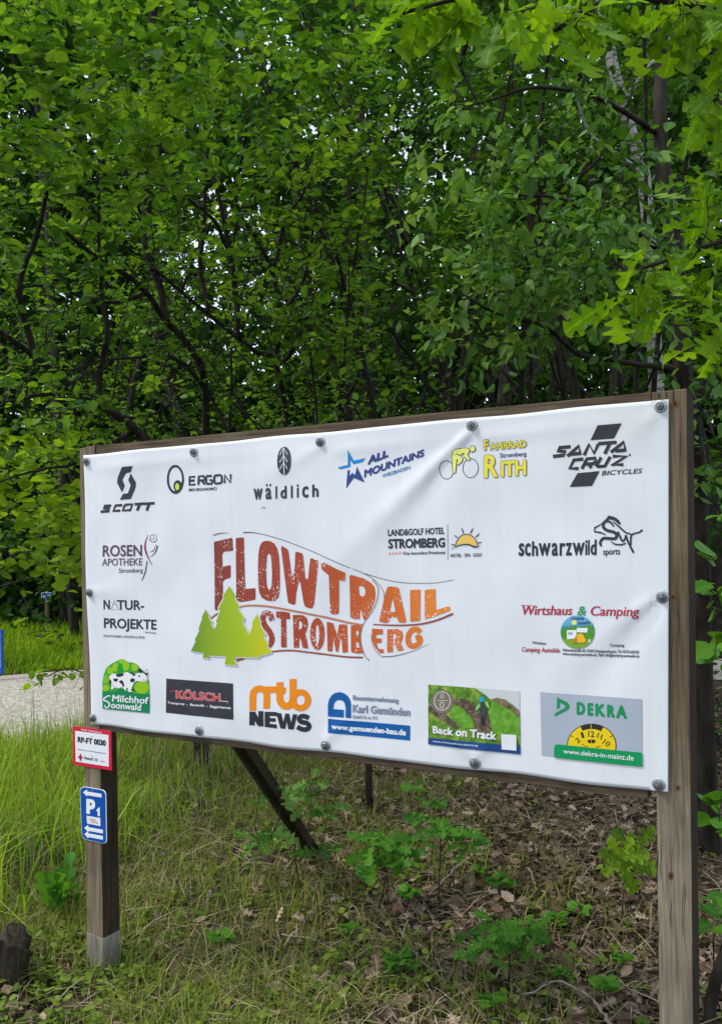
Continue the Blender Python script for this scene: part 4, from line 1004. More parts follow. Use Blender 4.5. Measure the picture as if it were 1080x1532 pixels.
class Woody:
    """a woody plant: given limbs, then twigs reaching from the nearest wood to tips spread through the crown, leaves along the twigs"""
    def __init__(self, seed): self.rng = np.random.default_rng(seed); self.paths = []; self.nodes = np.zeros((0, 3)); self.nr = np.zeros(0); self.twigs = []
    def limb(self, pts, r0, r1, n=None, wig=0.0):
        P_ = spline(pts, n or max(8, int(len(pts) * 5)))
        if wig:
            L = len(P_); w = self.rng.normal(0, wig, (L, 3)); w = (w + np.roll(w, 1, 0) + np.roll(w, -1, 0)) / 3; w[0] = 0; P_ = P_ + w
        R_ = np.linspace(r0, r1, len(P_)); self.paths.append((P_, R_)); self.add(P_, R_)
    def add(self, P_, R_): self.nodes = np.vstack([self.nodes, P_]); self.nr = np.r_[self.nr, R_]
    def fill(self, tips, r=0.006, sag=0.12, maxd=9, rtip=0.0012):
        rng = self.rng; d0 = np.array([np.min(np.linalg.norm(self.nodes - t, axis=1)) for t in tips])
        for t in tips[np.argsort(d0)]:
            dv = t - self.nodes; d = np.linalg.norm(dv, axis=1); cost = d * (1 + 0.5 * np.clip(-dv[:, 2] / (d + 1e-6), -.6, 1))
            cost = np.where(d < .04, 9e9, cost); j = int(np.argmin(cost)); a = self.nodes[j]; L = d[j]
            if L > maxd: continue
            n = max(4, int(L / 0.12) + 3); s = np.linspace(0, 1, n)[:, None]
            bend = rng.normal(0, 1, 3) * 0.10 * L + np.array([0, 0, sag * L])
            P_ = a + (t - a) * s + bend * (s * (1 - s) * 2); P_[1:-1] += rng.normal(0, .012, (n - 2, 3)) * min(1, L)
            rr = min(self.nr[j] * 0.75, r * (0.5 + 0.9 * L)); R_ = np.linspace(max(rr, rtip * 1.3), rtip, n)
            self.paths.append((P_, R_)); self.twigs.append(P_); self.add(P_[1:], R_[1:])
    def leaves(self, per_m=26, size=.07, smin=.5, droop=.25, side=.9, frac=.75, cluster=1, spread=.03, up=.75):
        rng = self.rng; Ps, Ax, Nn, Sz = [], [], [], []
        for P_ in self.twigs:
            seg = np.linalg.norm(np.diff(P_, axis=0), axis=1); L = seg.sum(); s = np.r_[0, np.cumsum(seg)]
            use = min(L * frac + .05, .75); m = max(3, int(per_m * use)); q = L - use * rng.uniform(0, 1, m) ** 1.15; q = np.clip(q, 0, L)
            pos = np.stack([np.interp(q, s, P_[:, i]) for i in range(3)], 1); d = norm(P_[-1] - P_[-3])
            lat = norm(np.cross(d, [0, 0, 1]) + 1e-4) * np.where(np.arange(m) % 2 == 0, 1, -1)[:, None]
            ax = d * rng.uniform(.1, .9, m)[:, None] + lat * side * rng.uniform(.5, 1.2, m)[:, None] + rng.normal(0, .22, (m, 3)); ax[:, 2] -= droop * rng.uniform(0.2, 1.6, m)
            nn = rng.normal(0, .34, (m, 3)); nn[:, 2] += up
            Ps.append(pos + rng.normal(0, spread, (m, 3))); Ax.append(ax); Nn.append(nn); Sz.append(size * rng.uniform(smin, 1.2, m))
        return np.vstack(Ps), np.vstack(Ax), np.vstack(Nn), np.concatenate(Sz)

def blob_tips(rng, n, blobs, hollow=.45):
    """points in ellipsoids (centre, radii, weight), fewer near the middles"""
    w = np.array([b[2] for b in blobs], float); w /= w.sum(); out = []
    for c, r, k in zip([b[0] for b in blobs], [b[1] for b in blobs], w):
        m = int(round(n * k)); v = norm(rng.normal(0, 1, (m, 3))); q = rng.uniform(hollow, 1.0, m) ** .7
        out.append(np.array(c) + v * q[:, None] * np.array(r))
    return np.vstack(out)

def clump_tint(pos, rng, k=.45, f=1.6):
    t = 0.5 + k * np.sin(f * pos[:, 0] * 2.1 + 1.3 * pos[:, 2]) * np.sin(f * 1.7 * pos[:, 1] + 2.0 * pos[:, 2]) + rng.normal(0, .22, len(pos))
    return np.clip(t, 0, 1)

L_SHRUB = leaf_mat('shrub_leaf', (0.025, 0.076, 0.008, 1), (0.057, 0.150, 0.012, 1), (0.150, 0.280, 0.022, 1), .38)
L_HAZEL = leaf_mat('hazel_leaf', (0.060, 0.135, 0.010, 1), (0.120, 0.240, 0.014, 1), (0.220, 0.360, 0.024, 1), .42)
L_OAK = leaf_mat('oak_leaf', (0.030, 0.078, 0.005, 1), (0.080, 0.185, 0.007, 1), (0.165, 0.310, 0.012, 1), .44)
L_BIRCH = leaf_mat('birch_leaf', (0.024, 0.076, 0.009, 1), (0.054, 0.145, 0.015, 1), (0.150, 0.265, 0.060, 1), .36)
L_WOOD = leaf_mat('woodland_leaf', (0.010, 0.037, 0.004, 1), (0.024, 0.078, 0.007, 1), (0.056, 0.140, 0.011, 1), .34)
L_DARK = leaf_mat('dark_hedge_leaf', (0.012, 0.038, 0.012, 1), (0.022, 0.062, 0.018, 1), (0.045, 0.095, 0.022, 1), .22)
L_SAP = leaf_mat('sapling_leaf', (0.035, 0.120, 0.012, 1), (0.060, 0.190, 0.018, 1), (0.110, 0.270, 0.022, 1), .36)
BARK = bark_mat('dark_bark', (0.010, 0.008, 0.006, 1), (0.040, 0.032, 0.024, 1))
BARK2 = bark_mat('brown_bark', (0.012, 0.010, 0.007, 1), (0.048, 0.040, 0.030, 1))
BIRCH = birch_mat()

def gp(px, depth):
    """ground point below photo column px at this depth"""
    p = ray_pt(px, 900, depth); return np.array([p[0], p[1], float(gz(p[0], p[1])) - .05])

def plant(name, label, cat, woody, base, leafkind, lmat, bark, group=None, tintf=None, keep=None, woodname='trunk', crownname='crown', **lk):
    e = empty(name, base, label, cat, group)
    b = np.asarray(base)
    link(woodname, tubes_mesh(woodname, [(P_ - b, R_) for P_, R_ in woody.paths], bark), e)
    pos, ax, nn, sz = woody.leaves(**lk)
    if keep is not None: k = keep(pos); pos, ax, nn, sz = pos[k], ax[k], nn[k], sz[k]
    t = clump_tint(pos, woody.rng) if tintf is None else tintf(pos, woody.rng)
    link(crownname, leaf_mesh(crownname, pos - b, ax, nn, sz, leafkind, lmat, woody.rng, t), e)
    return e

def R3(px, py, d): return ray_pt(px, py, d)

# ---- the many-stemmed shrub behind the left half of the board: stems traced through the photo at their own depths
w = Woody(11); base = gp(330, 7.6)
w.limb([base, R3(310, 720, 7.4), R3(306, 575, 6.9), R3(280, 515, 6.6), R3(245, 478, 6.4), R3(222, 440, 6.2), R3(190, 412, 6.0), R3(150, 390, 5.8), R3(100, 350, 5.5)], .055, .012, 40, .006)
w.limb([R3(248, 480, 6.4), R3(240, 432, 6.4), R3(220, 375, 6.3), R3(212, 340, 6.3), R3(200, 285, 6.2), R3(165, 200, 6.0)], .030, .008, 24, .006)
w.limb([base + [.25, .1, 0], R3(425, 700, 7.8), R3(414, 548, 7.3), R3(385, 527, 7.1), R3(355, 505, 6.9), R3(312, 470, 6.7), R3(270, 435, 6.5), R3(230, 400, 6.3)], .045, .010, 34, .006)
w.limb([R3(356, 506, 6.9), R3(352, 440, 6.9), R3(341, 370, 6.8), R3(325, 285, 6.7), R3(302, 205, 6.6), R3(298, 120, 6.4)], .026, .006, 26, .006)
w.limb([R3(312, 470, 6.7), R3(300, 400, 6.7), R3(305, 340, 6.6), R3(310, 240, 6.4), R3(330, 150, 6.2)], .020, .005, 22, .008)
w.limb([base + [-.15, .2, 0], R3(345, 640, 7.9), R3(347, 545, 7.8), R3(344, 430, 7.8), R3(338, 300, 7.6)], .026, .006, 24, .008)
w.limb([R3(306, 580, 6.9), R3(270, 540, 6.5), R3(230, 534, 6.2), R3(170, 538, 5.9), R3(90, 556, 5.6)], .020, .005, 22, .008)
w.limb([R3(414, 548, 7.3), R3(418, 470, 7.2), R3(404, 405, 7.1), R3(380, 350, 7.0), R3(355, 300, 6.8), R3(370, 180, 6.4)], .028, .006, 26, .008)
w.limb([R3(340, 370, 6.8), R3(310, 320, 6.6), R3(270, 290, 6.3), R3(230, 250, 6.1)], .016, .005, 14, .012)
w.limb([R3(404, 405, 7.1), R3(425, 340, 7.0), R3(450, 290, 6.8), R3(470, 220, 6.6)], .020, .005, 16, .012)
w.limb([R3(418, 470, 7.2), R3(455, 420, 7.2), R3(470, 330, 7.0), R3(460, 230, 6.8)], .020, .005, 18, .012)
w.limb([R3(341, 370, 6.8), R3(375, 300, 6.7), R3(420, 240, 6.6), R3(500, 215, 6.4)], .014, .004, 18, .012)
w.limb([R3(222, 440, 6.2), R3(160, 455, 6.0), R3(80, 430, 5.8), R3(10, 440, 5.6)], .015, .004, 18, .012)
w.limb([R3(414, 548, 7.3), R3(440, 520, 7.1), R3(475, 430, 7.0), R3(480, 340, 6.9)], .022, .005, 20, .012)
w.fill(blob_tips(w.rng, 330, [(R3(200, 470, 5.6), (.95, .5, .55), 1.0), (R3(330, 400, 6.0), (.9, .5, .65), 1.2), (R3(300, 280, 5.8), (.9, .5, .5), .6), (R3(80, 560, 5.2), (.6, .4, .35), .6), (R3(450, 420, 6.3), (.5, .4, .6), .5)], .1), r=.011, rtip=.0028, sag=.2)
w.twigs = w.twigs[::11]            # most of these inner twigs are bare
tips = blob_tips(w.rng, 400, [(R3(240, 215, 5.7), (1.1, .9, .75), 1.3), (R3(110, 300, 5.5), (.8, .9, .6), .7), (R3(330, 90, 5.3), (1.0, 1.0, .8), 1.1), (R3(310, 400, 7.4), (.9, .7, .6), .16), (R3(180, 520, 6.8), (.9, .5, .45), .22), (R3(450, 200, 6.2), (.8, 1.0, .9), .7), (R3(480, 470, 6.4), (.4, .5, .5), .4)])
w.fill(tips)
plant('branching_shrub', 'tall dark-stemmed shrub with crooked limbs fanning out behind the left half of the board', 'shrub', w, base, 'ovate', L_SHRUB, BARK, per_m=44, size=.085)

# ---- shrub further left: a thick limb leaning left out from behind the board
w = Woody(12); base = gp(300, 6.4)
w.limb([base, R3(270, 760, 6.2), R3(210, 650, 5.8), R3(160, 612, 5.6), R3(100, 572, 5.4), R3(52, 532, 5.2), R3(-10, 490, 5.0)], .055, .014, 36, .006)
w.limb([R3(146, 606, 5.6), R3(149, 555, 5.6), R3(161, 500, 5.5), R3(155, 455, 5.5), R3(148, 340, 5.4), R3(150, 210, 5.2)], .022, .006, 28, .006)
w.limb([R3(120, 585, 5.4), R3(60, 592, 5.2), R3(-10, 610, 4.9)], .016, .005, 16, .008)
w.limb([R3(200, 645, 5.8), R3(120, 690, 5.5), R3(60, 705, 5.2), R3(0, 720, 5.0)], .016, .004, 18, .008)
w.limb([R3(52, 532, 5.2), R3(30, 440, 5.1), R3(60, 330, 5.0), R3(80, 215, 5.0), R3(50, 170, 4.9), R3(18, 65, 4.8)], .020, .006, 26, .008)
w.limb([R3(82, 215, 5.0), R3(130, 235, 5.0), R3(190, 300, 5.1), R3(125, 260, 5.0)], .010, .004, 14, .006)
tips = blob_tips(w.rng, 340, [(R3(50, 290, 5.0), (.7, .9, .6), .5), (R3(60, 90, 4.3), (.7, .8, .6), 1.1), (R3(190, 110, 4.3), (.6, .7, .5), 1.1), (R3(60, 620, 5.2), (.6, .5, .3), .35), (R3(20, 470, 5.3), (.5, .5, .3), .3)])
w.fill(tips)
plant('leaning_shrub', 'shrub with a thick bare limb leaning up and left from the board corner', 'shrub', w, base, 'ovate', L_SHRUB, BARK, per_m=44, size=.082, tintf=lambda p_, r: np.clip(clump_tint(p_, r) + .12, 0, 1))

# ---- hazel at the left edge, low bright sprays over the path
def open_low(p):       # the low side of the hazel is thin, so the signpost behind stays in view
    rel = p - CAM; dd = rel @ FW; qx = 540 + FPX * (rel @ RT) / dd; qy = 766 - FPX * (rel @ UP) / dd
    return ~((np.abs(qx - 73) < 26) & (qy > 860) & (qy < 980)) & ((qy < 870) | (np.sin(qx * 12.9 + qy * 7.7) > -.1))
w = Woody(13); base = gp(-160, 7.4)
for k, (a_, b__) in enumerate(((-60, 640), (40, 700), (90, 780), (60, 860), (20, 560))):
    w.limb([base, base + [.25, -.1, .7 + .1 * k], R3(a_, b__, 6.3 + .15 * k)], .022, .006, 16, .01)
w.limb([R3(-60, 760, 6.6), R3(0, 840, 6.5), R3(40, 900, 6.4), R3(70, 945, 6.3)], .007, .003, 14, .006)
tips = blob_tips(w.rng, 210, [(R3(60, 720, 6.3), (.48, .7, .33), 1.0), (R3(20, 800, 6.2), (.50, .7, .28), .8), (R3(95, 800, 6.6), (.20, .5, .45), .6), (R3(-20, 640, 6.0), (.5, .7, .5), .8)])
tips = np.vstack([tips, [R3(*q) for q in ((40, 925, 6.2), (55, 945, 6.3), (85, 948, 6.3), (100, 912, 6.5), (30, 955, 6.2), (112, 905, 6.4), (45, 900, 6.4), (118, 880, 6.5), (40, 890, 6.3))]])
w.fill(tips)
plant('hazel_bush', 'bright green hazel bush at the left edge hanging over the path', 'bush', w, base, 'round', L_HAZEL, BARK2, per_m=28, size=.10, keep=open_low)
# low spray beside the left edge of the board
w = Woody(14); base = gp(150, 6.0)
w.limb([base, R3(145, 1045, 5.7), R3(110, 1000, 5.3), R3(70, 1012, 5.0)], .008, .003, 12, .004)
tips = np.array([R3(*q) for q in ((40, 1018, 5.0), (60, 1030, 5.0), (90, 1022, 5.1), (110, 1030, 5.2), (75, 1005, 5.0), (120, 1010, 5.2), (100, 1000, 5.2), (55, 1012, 5.0))])
w.fill(tips, r=.004)
plant('low_shoot', 'low leafy shoot arching over the gravel beside the left edge of the board', 'plant', w, base, 'round', L_HAZEL, BARK2, woodname='stem', crownname='foliage', per_m=30, size=.055)

# ---- dark-trunked tree right behind the right post
w = Woody(15); base = gp(1052, 4.5)
T1 = [base, R3(1052, 1150, 4.5), R3(1046, 900, 4.5), R3(1040, 700, 4.5), R3(1020, 560, 4.5), R3(1010, 380, 4.6), R3(985, 180, 4.7), R3(1000, -60, 4.8)]
w.limb(T1, .062, .026, 40, .004)
w.limb([R3(1018, 555, 4.5), R3(935, 541, 4.3), R3(862, 530, 4.1), R3(815, 488, 3.9), R3(745, 470, 3.8), R3(690, 440, 3.7)], .016, .004, 26, .005)
w.limb([R3(1012, 420, 4.6), R3(960, 350, 4.3), R3(900, 330, 4.0), R3(840, 300, 3.8), R3(770, 290, 3.7)], .016, .004, 24, .005)
w.limb([R3(1030, 640, 4.5), R3(1075, 560, 4.4), R3(1110, 480, 4.3)], .016, .004, 14, .005)
w.limb([R3(985, 200, 4.7), R3(900, 150, 4.5), R3(800, 130, 4.3), R3(700, 160, 4.2)], .016, .004, 20, .005)
tips = blob_tips(w.rng, 400, [(R3(880, 430, 3.9), (.42, .5, .32), 1.1), (R3(800, 340, 3.8), (.35, .5, .32), 1.0), (R3(970, 300, 4.1), (.35, .5, .25), .45), (R3(720, 470, 4.0), (.35, .5, .30), .55), (R3(820, 170, 4.4), (.35, .6, .3), .35), (R3(1040, 620, 4.3), (.18, .4, .5), .3), (R3(690, 250, 4.3), (.4, .5, .5), .5)])
w.fill(tips)
plant('birch_tree', 'slim dark-trunked young birch standing just behind the right post', 'tree', w, base, 'ovate', L_BIRCH, BARK, per_m=42, size=.066, droop=.7)

# ---- oak whose boughs hang into the top right corner; its trunk stands outside the frame
w = Woody(16); base = np.array([2.35, 2.1, -.05])
w.limb([base, base + [.02, .03, 1.2], base + [-.05, 0, 2.4], base + [-.1, .1, 4.0]], .14, .08, 24, .006)
w.limb([base + [-.05, 0, 2.45], R3(1250, 90, 2.0), R3(1080, 20, 2.0), R3(930, -10, 2.0), R3(830, 45, 1.95)], .030, .005, 24, .004)
w.limb([R3(1000, 0, 2.0), R3(850, -20, 1.95), R3(720, -10, 1.9), R3(600, 20, 1.9)], .010, .003, 20, .004)
w.limb([base + [-.05, 0, 2.05], R3(1300, 380, 2.2), R3(1120, 350, 2.2), R3(1040, 375, 2.2), R3(960, 400, 2.2)], .022, .004, 20, .004)
w.limb([base + [-.05, 0, 1.9], R3(1300, 500, 2.3), R3(1150, 470, 2.3), R3(1060, 500, 2.3)], .018, .004, 16, .004)
tips = np.array([R3(*q) for q in ((640, 80, 1.9), (575, 25, 1.9), (690, 30, 1.9), (760, 25, 1.9), (740, 60, 1.9), (860, 40, 1.95), (905, 30, 2.0), (880, 70, 1.95), (950, 40, 2.0), (1000, 30, 2.0), (1050, 50, 2.0),
                                 (1075, 20, 2.0), (800, 10, 1.9), (1020, 10, 2.05), (1040, 160, 2.1), (1060, 180, 2.15), (1075, 250, 2.1), (1050, 300, 2.2), (1030, 340, 2.2), (1075, 390, 2.2), (1000, 400, 2.2), (970, 420, 2.2), (1040, 440, 2.25), (1075, 480, 2.2),
                                 (1060, 330, 2.1), (990, 440, 2.25), (930, 440, 2.2), (900, 465, 2.25), (1070, 150, 2.05), (1030, 470, 2.3), (960, 380, 2.2), (1078, 300, 2.2), (1060, 430, 2.3), (1090, 90, 2.0), (1085, 220, 2.1), (700, 5, 1.95), (620, 10, 1.95))])
more = w.rng.uniform(0, 1, (60, 2)); tips = np.vstack([tips, [R3(590 + 520 * a, -25 + 85 * b * (.45 + .55 * a), 1.9 + .3 * w.rng.uniform()) for a, b in more[:24]], [R3(1010 + 100 * a, 120 + 400 * b, 2.1 + .3 * w.rng.uniform()) for a, b in more[44:]]])
w.fill(tips, r=.004)
# the rest of the crown, unseen at the right, filled out to block sky light
for k in range(9):
    a = -1.9 + k * .42; q = base + [-.08, .05, 2.6 + .15 * (k % 4)]; w.limb([q, q + [.9 * math.cos(a), .9 * math.sin(a), .5], q + [2.0 * math.cos(a), 2.0 * math.sin(a), .8 + .3 * (k % 3)]], .035, .008, 12, .01)
far = blob_tips(w.rng, 420, [(base + [.5, -.6, 3.6], (2.0, 2.0, 1.0), 1.0), (base + [1.0, .9, 3.2], (1.6, 1.6, 1.5), 1.0), (base + [.9, -1.6, 2.4], (1.4, 1.2, 1.2), .7)])
rel = far - CAM; dd = rel @ FW; inv = (dd > .1) & (np.abs(540 + FPX * (rel @ RT) / np.maximum(dd, .1) - 540) < 660) & (np.abs(FPX * (rel @ UP) / np.maximum(dd, .1)) < 900)
w.fill(far[~inv], r=.005)
plant('oak_tree', 'oak with large lobed leaves hanging into the top right corner', 'tree', w, base, 'oak', L_OAK, BARK2, per_m=18, size=.108, spread=.012, frac=.6, droop=.55, side=.75)
# the one leaf bunch that hangs lowest
# ---- further trees and bushes
def tree_proto(seed, H, crown_w, crown_base, ntips, leafkind, lmat, bark, size, per_m, lean=0.0, r0=.09):
    w = Woody(seed); rng = w.rng
    pts = [np.array([lean * t * t * H + rng.normal(0, .2) * (t > 0), rng.normal(0, .2) * (t > 0), t * H * .93]) for t in (0, .2, .45, .7, 1)]
    w.limb(pts, r0, r0 * .22, 30, .004)
    top = pts[-1]
    for k in range(9):
        z = crown_base + (H * .85 - crown_base) * (k / 8.0) + rng.uniform(-.2, .2); a = rng.uniform(0, 6.28); q = w.nodes[np.argmin(abs(w.nodes[:30, 2] - z))]
        L = crown_w * rng.uniform(.5, .9) * (1.1 - .5 * k / 8.0); w.limb([q, q + [L * .5 * math.cos(a), L * .5 * math.sin(a), L * .25], q + [L * math.cos(a), L * math.sin(a), L * .55]], r0 * .32, .008, 10, .02)
    bl = []
    for k in range(10):
        t = k / 9.0; a = k * 2.4 + rng.uniform(-.5, .5); z = crown_base + (H - crown_base) * t; r = crown_w * (.75 - .4 * t) * rng.uniform(.5, .9)
        bl.append(((lean * (z / H) ** 2 * H + r * math.cos(a), r * math.sin(a), z), (crown_w * .5 * (1.15 - .5 * t), crown_w * .5 * (1.15 - .5 * t), (H - crown_base) * .15), 1.2 - .6 * t))
    w.fill(blob_tips(rng, ntips, bl), r=.006)
    return w
def proto_meshes(w, leafkind, lmat, bark, **lk):
    tm = tubes_mesh('trunk', w.paths, bark, 5); pos, ax, nn, sz = w.leaves(**lk)
    return tm, leaf_mesh('crown', pos, ax, nn, sz, leafkind, lmat, w.rng, clump_tint(pos, w.rng))
def shrub_proto(seed, H, spread, ntips, nst=7):
    w = Woody(seed); rng = w.rng; bl = []
    for k in range(nst):
        a = k * 6.28 / nst + rng.uniform(-.4, .4); r = spread * rng.uniform(.35, 1.0); h = H * rng.uniform(.7, 1.0); c, s = math.cos(a), math.sin(a)
        w.limb([(rng.normal(0, .08), rng.normal(0, .08), -.05), (.18 * r * c, .18 * r * s, .3 * h), (.55 * r * c + rng.normal(0, .12), .55 * r * s + rng.normal(0, .12), .68 * h), (r * c, r * s, h)], rng.uniform(.022, .042), .006, 22, .012)
        for q in (9, 13):
            p = w.paths[-1][0][q] if q == 9 else p0[q]
            p0 = w.paths[-1][0]; b = a + rng.uniform(-1.6, 1.6); L = rng.uniform(.6, 1.3); w.limb([p, p + [.5 * L * math.cos(b), .5 * L * math.sin(b), .35 * L], p + [L * math.cos(b), L * math.sin(b), 1.0 * L]], .014, .004, 12, .012); p0 = w.paths[-2][0]
        bl.append(((r * c * .9, r * s * .9, h), (.75, .75, .6), 1.0)); bl.append(((.6 * r * c, .6 * r * s, .68 * h), (.6, .6, .6), .7)); bl.append(((.5 * r * c, .5 * r * s, .35 * h), (.6, .6, .4), .35))
    w.fill(blob_tips(rng, ntips, bl), r=.006, rtip=.0016); return w
PROTO = {
    'shrub': proto_meshes(shrub_proto(27, 5.2, 1.9, 420), 'ovate', L_SHRUB, BARK, per_m=30, size=.085),
    'deep_shrub': proto_meshes(shrub_proto(28, 6.0, 2.1, 450), 'ovate', L_WOOD, BARK, per_m=32, size=.09),
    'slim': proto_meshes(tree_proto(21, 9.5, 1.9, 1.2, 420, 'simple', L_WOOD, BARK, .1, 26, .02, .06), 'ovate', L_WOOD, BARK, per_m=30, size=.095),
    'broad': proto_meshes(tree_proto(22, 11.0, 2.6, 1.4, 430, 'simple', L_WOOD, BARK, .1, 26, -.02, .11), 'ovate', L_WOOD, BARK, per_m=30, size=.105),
    'bright': proto_meshes(tree_proto(23, 8.0, 2.2, 0.8, 380, 'simple', L_SHRUB, BARK, .1, 26, .03, .07), 'ovate', L_SHRUB, BARK2, per_m=30, size=.095),
    'birch': proto_meshes(tree_proto(24, 12.0, 1.9, 3.5, 330, 'simple', L_BIRCH, BIRCH, .1, 26, -.05, .085), 'simple', L_BIRCH, BIRCH, per_m=30, size=.085),
    'bush': proto_meshes(tree_proto(25, 3.0, 1.5, 0.3, 300, 'simple', L_DARK, BARK, .1, 26, 0, .03), 'ovate', L_DARK, BARK, per_m=30, size=.075),
    'thicket': proto_meshes(tree_proto(26, 3.4, 1.6, 0.3, 300, 'simple', L_WOOD, BARK, .1, 26, 0, .03), 'ovate', L_WOOD, BARK, per_m=30, size=.08),
}
rnd = random.Random(8)
def put(kind, name, px, depth, label, cat, group=None, s=1.0, rz=None):
    tm, cm = PROTO[kind]; p = gp(px, depth)
    e = empty(name, p, label, cat, group, rz if rz is not None else rnd.uniform(0, 6.28)); e.scale = (s, s, s)
    link('trunk', tm, e); link('crown', cm, e)
    return e
put('bright', 'young_tree', 470, 8.4, 'bright-leaved young tree rising behind the tree-leaf badge on the board', 'tree', s=.80)
put('bright', 'young_tree', 205, 12.2, 'pale green young tree at the left behind the leaning limb', 'tree', s=.95)
put('deep_shrub', 'tangled_shrub', 640, 7.8, 'tangled dark green shrub rising behind the cyclist emblem', 'shrub', s=.95)
put('shrub', 'tangled_shrub', 500, 7.2, 'arching shrub rising behind the star emblem on the board', 'shrub', s=.85)
put('deep_shrub', 'tangled_shrub', 760, 8.8, 'tall tangled shrub in the shade behind the inn lettering side of the board', 'shrub', s=1.15)
put('deep_shrub', 'tangled_shrub', 930, 7.6, 'tangled shrub behind the right end of the top rail', 'shrub', s=1.0)
put('shrub', 'tangled_shrub', 150, 11.5, 'arching shrub behind the leaning limb at the left', 'shrub', s=1.05)
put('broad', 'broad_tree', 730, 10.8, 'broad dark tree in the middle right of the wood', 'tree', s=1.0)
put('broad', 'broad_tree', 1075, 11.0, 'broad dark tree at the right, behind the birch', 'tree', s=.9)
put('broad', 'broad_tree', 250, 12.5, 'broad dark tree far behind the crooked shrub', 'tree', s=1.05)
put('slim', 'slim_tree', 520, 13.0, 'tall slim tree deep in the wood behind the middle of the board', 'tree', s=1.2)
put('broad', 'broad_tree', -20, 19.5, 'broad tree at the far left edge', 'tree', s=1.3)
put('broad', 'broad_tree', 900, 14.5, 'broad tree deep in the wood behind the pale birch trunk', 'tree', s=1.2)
e = put('thicket', 'undergrowth_bush', 560, 9.6, 'leafy bush at the foot of the wood behind the board', 'bush', s=1.0)
put('thicket', 'undergrowth_bush', 800, 8.6, 'leafy bush right of the leaf-litter clearing under the board', 'bush', s=.9)
put('thicket', 'undergrowth_bush', 1090, 6.6, 'leafy bush at the right edge behind the right post', 'bush', s=.85)
put('thicket', 'undergrowth_bush', 400, 11.0, 'leafy bush deep behind the brace of the board', 'bush', s=1.0)
put('bush', 'dark_bush', 30, 15.8, 'dark bush behind the blue toilet signpost', 'bush', s=1.0)
put('bush', 'dark_bush', 130, 16.2, 'dark bush right of the toilet signpost, cut by the board', 'bush', s=1.05)
put('bush', 'dark_bush', -70, 15.2, 'dark bush at the left edge above the grass verge', 'bush', s=1.0)
w = Woody(33); base = gp(556, 5.3); w.limb([base, R3(553, 1200, 5.3), R3(551, 1120, 5.32), R3(556, 900, 5.35), R3(549, 760, 5.4)], .022, .012, 24, .004)
w.fill(np.array([R3(*q) for q in ((500, 1080, 5.3), (600, 1050, 5.4), (610, 980, 5.3), (510, 900, 5.4), (590, 850, 5.4))]), r=.004)
plant('bare_stem', 'thin dark stem standing behind the oak saplings under the middle of the board', 'tree', w, base, 'ovate', L_WOOD, BARK, per_m=8, size=.06)
# pale leaning birch trunk seen between the leaves at the upper right
w = Woody(31); base = gp(985, 10.0)
w.limb([base, R3(985, 700, 10), R3(975, 450, 10), R3(962, 255, 10), R3(945, 205, 10), R3(930, 150, 10), R3(912, 75, 10), R3(895, -30, 10)], .10, .055, 40, .006)
w.limb([R3(962, 260, 10), R3(900, 215, 9.8), R3(880, 195, 9.7), R3(860, 140, 9.6)], .03, .01, 14, .01)
w.limb([R3(930, 150, 10), R3(1000, 60, 10), R3(1040, -40, 10)], .03, .01, 14, .01)
w.fill(blob_tips(w.rng, 150, [(R3(960, 20, 10), (1.0, 1.0, .8), 1.0), (R3(1030, 150, 10.3), (.8, .8, .7), .7), (R3(870, 90, 10.3), (.8, .8, .7), .7)]))
plant('birch_tree', 'pale-trunked birch leaning among the leaves at the upper right', 'tree', w, base, 'simple', L_BIRCH, BIRCH, per_m=26, size=.08)

# the wood beyond reads as one mass of foliage
rng = np.random.default_rng(77)
def far_wood():
    N = 3000; y = rng.uniform(15, 27, N); x = rng.uniform(-.55, .55, N) * y * 1.15; z = rng.uniform(0, 1, N) ** 1.35 * (y * .66 + 1.5)
    c = np.stack([x, y, z], 1); m = 90
    pos = (c[:, None, :] + norm(rng.normal(0, 1, (N, m, 3))) * (rng.uniform(.2, 1, (N, m, 1)) ** .6) * np.array([1.0, .8, .6])).reshape(-1, 3)
    pos = pos[pos[:, 2] > .05]; n = len(pos); ax = rng.normal(0, 1, (n, 3)); ax[:, 2] -= .3; nn = rng.normal(0, .6, (n, 3)); nn[:, 2] += .7
    rel = pos - CAM; dd = rel @ FW; qx = 540 + FPX * (rel @ RT) / dd; qy = 766 - FPX * (rel @ UP) / dd    # the canopy opens in a few places
    hole = np.zeros(n)
    for hx, hy, hr, hk in ((330, 400, 150, .95), (370, 30, 90, 1.1), (700, 240, 90, .6), (660, 430, 70, .6), (60, 200, 110, .5), (900, 210, 80, .6), (510, 140, 60, .7), (120, 520, 90, .35)):
        hole = np.maximum(hole, .62 * hk * np.clip(1.4 - np.hypot(qx - hx, qy - hy) / hr, 0, 1))
    kp = rng.uniform(0, 1, n) > hole; pos, ax, nn, n = pos[kp], ax[kp], nn[kp], int(kp.sum())
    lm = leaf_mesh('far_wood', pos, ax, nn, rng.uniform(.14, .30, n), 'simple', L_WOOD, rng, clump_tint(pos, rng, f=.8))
    return tag(link('far_wood', lm), 'dense green wood closing off the view behind all the trees', 'woodland', kind='stuff')
far_wood()
tr = []
for i in range(8):
    y = rng.uniform(13, 24); x = rng.uniform(-.45, .45) * y; h = y * .6 + 2; a_ = rng.normal(0, .03, 2)
    tr.append((np.array([[x, y, -.1], [x + a_[0] * h * .5, y, h * .5], [x + a_[0] * h + rng.normal(0, .2), y, h]]), np.array([.08, .06, .025]) * rng.uniform(.6, 1.3)))
tag(link('far_trunks', tubes_mesh('far_trunks', [(spline(p_, 10), np.interp(np.linspace(0, 1, 10), [0, .5, 1], r_)) for p_, r_ in tr], BARK2)), 'dark thin trunks far back in the wood', 'woodland', kind='stuff')

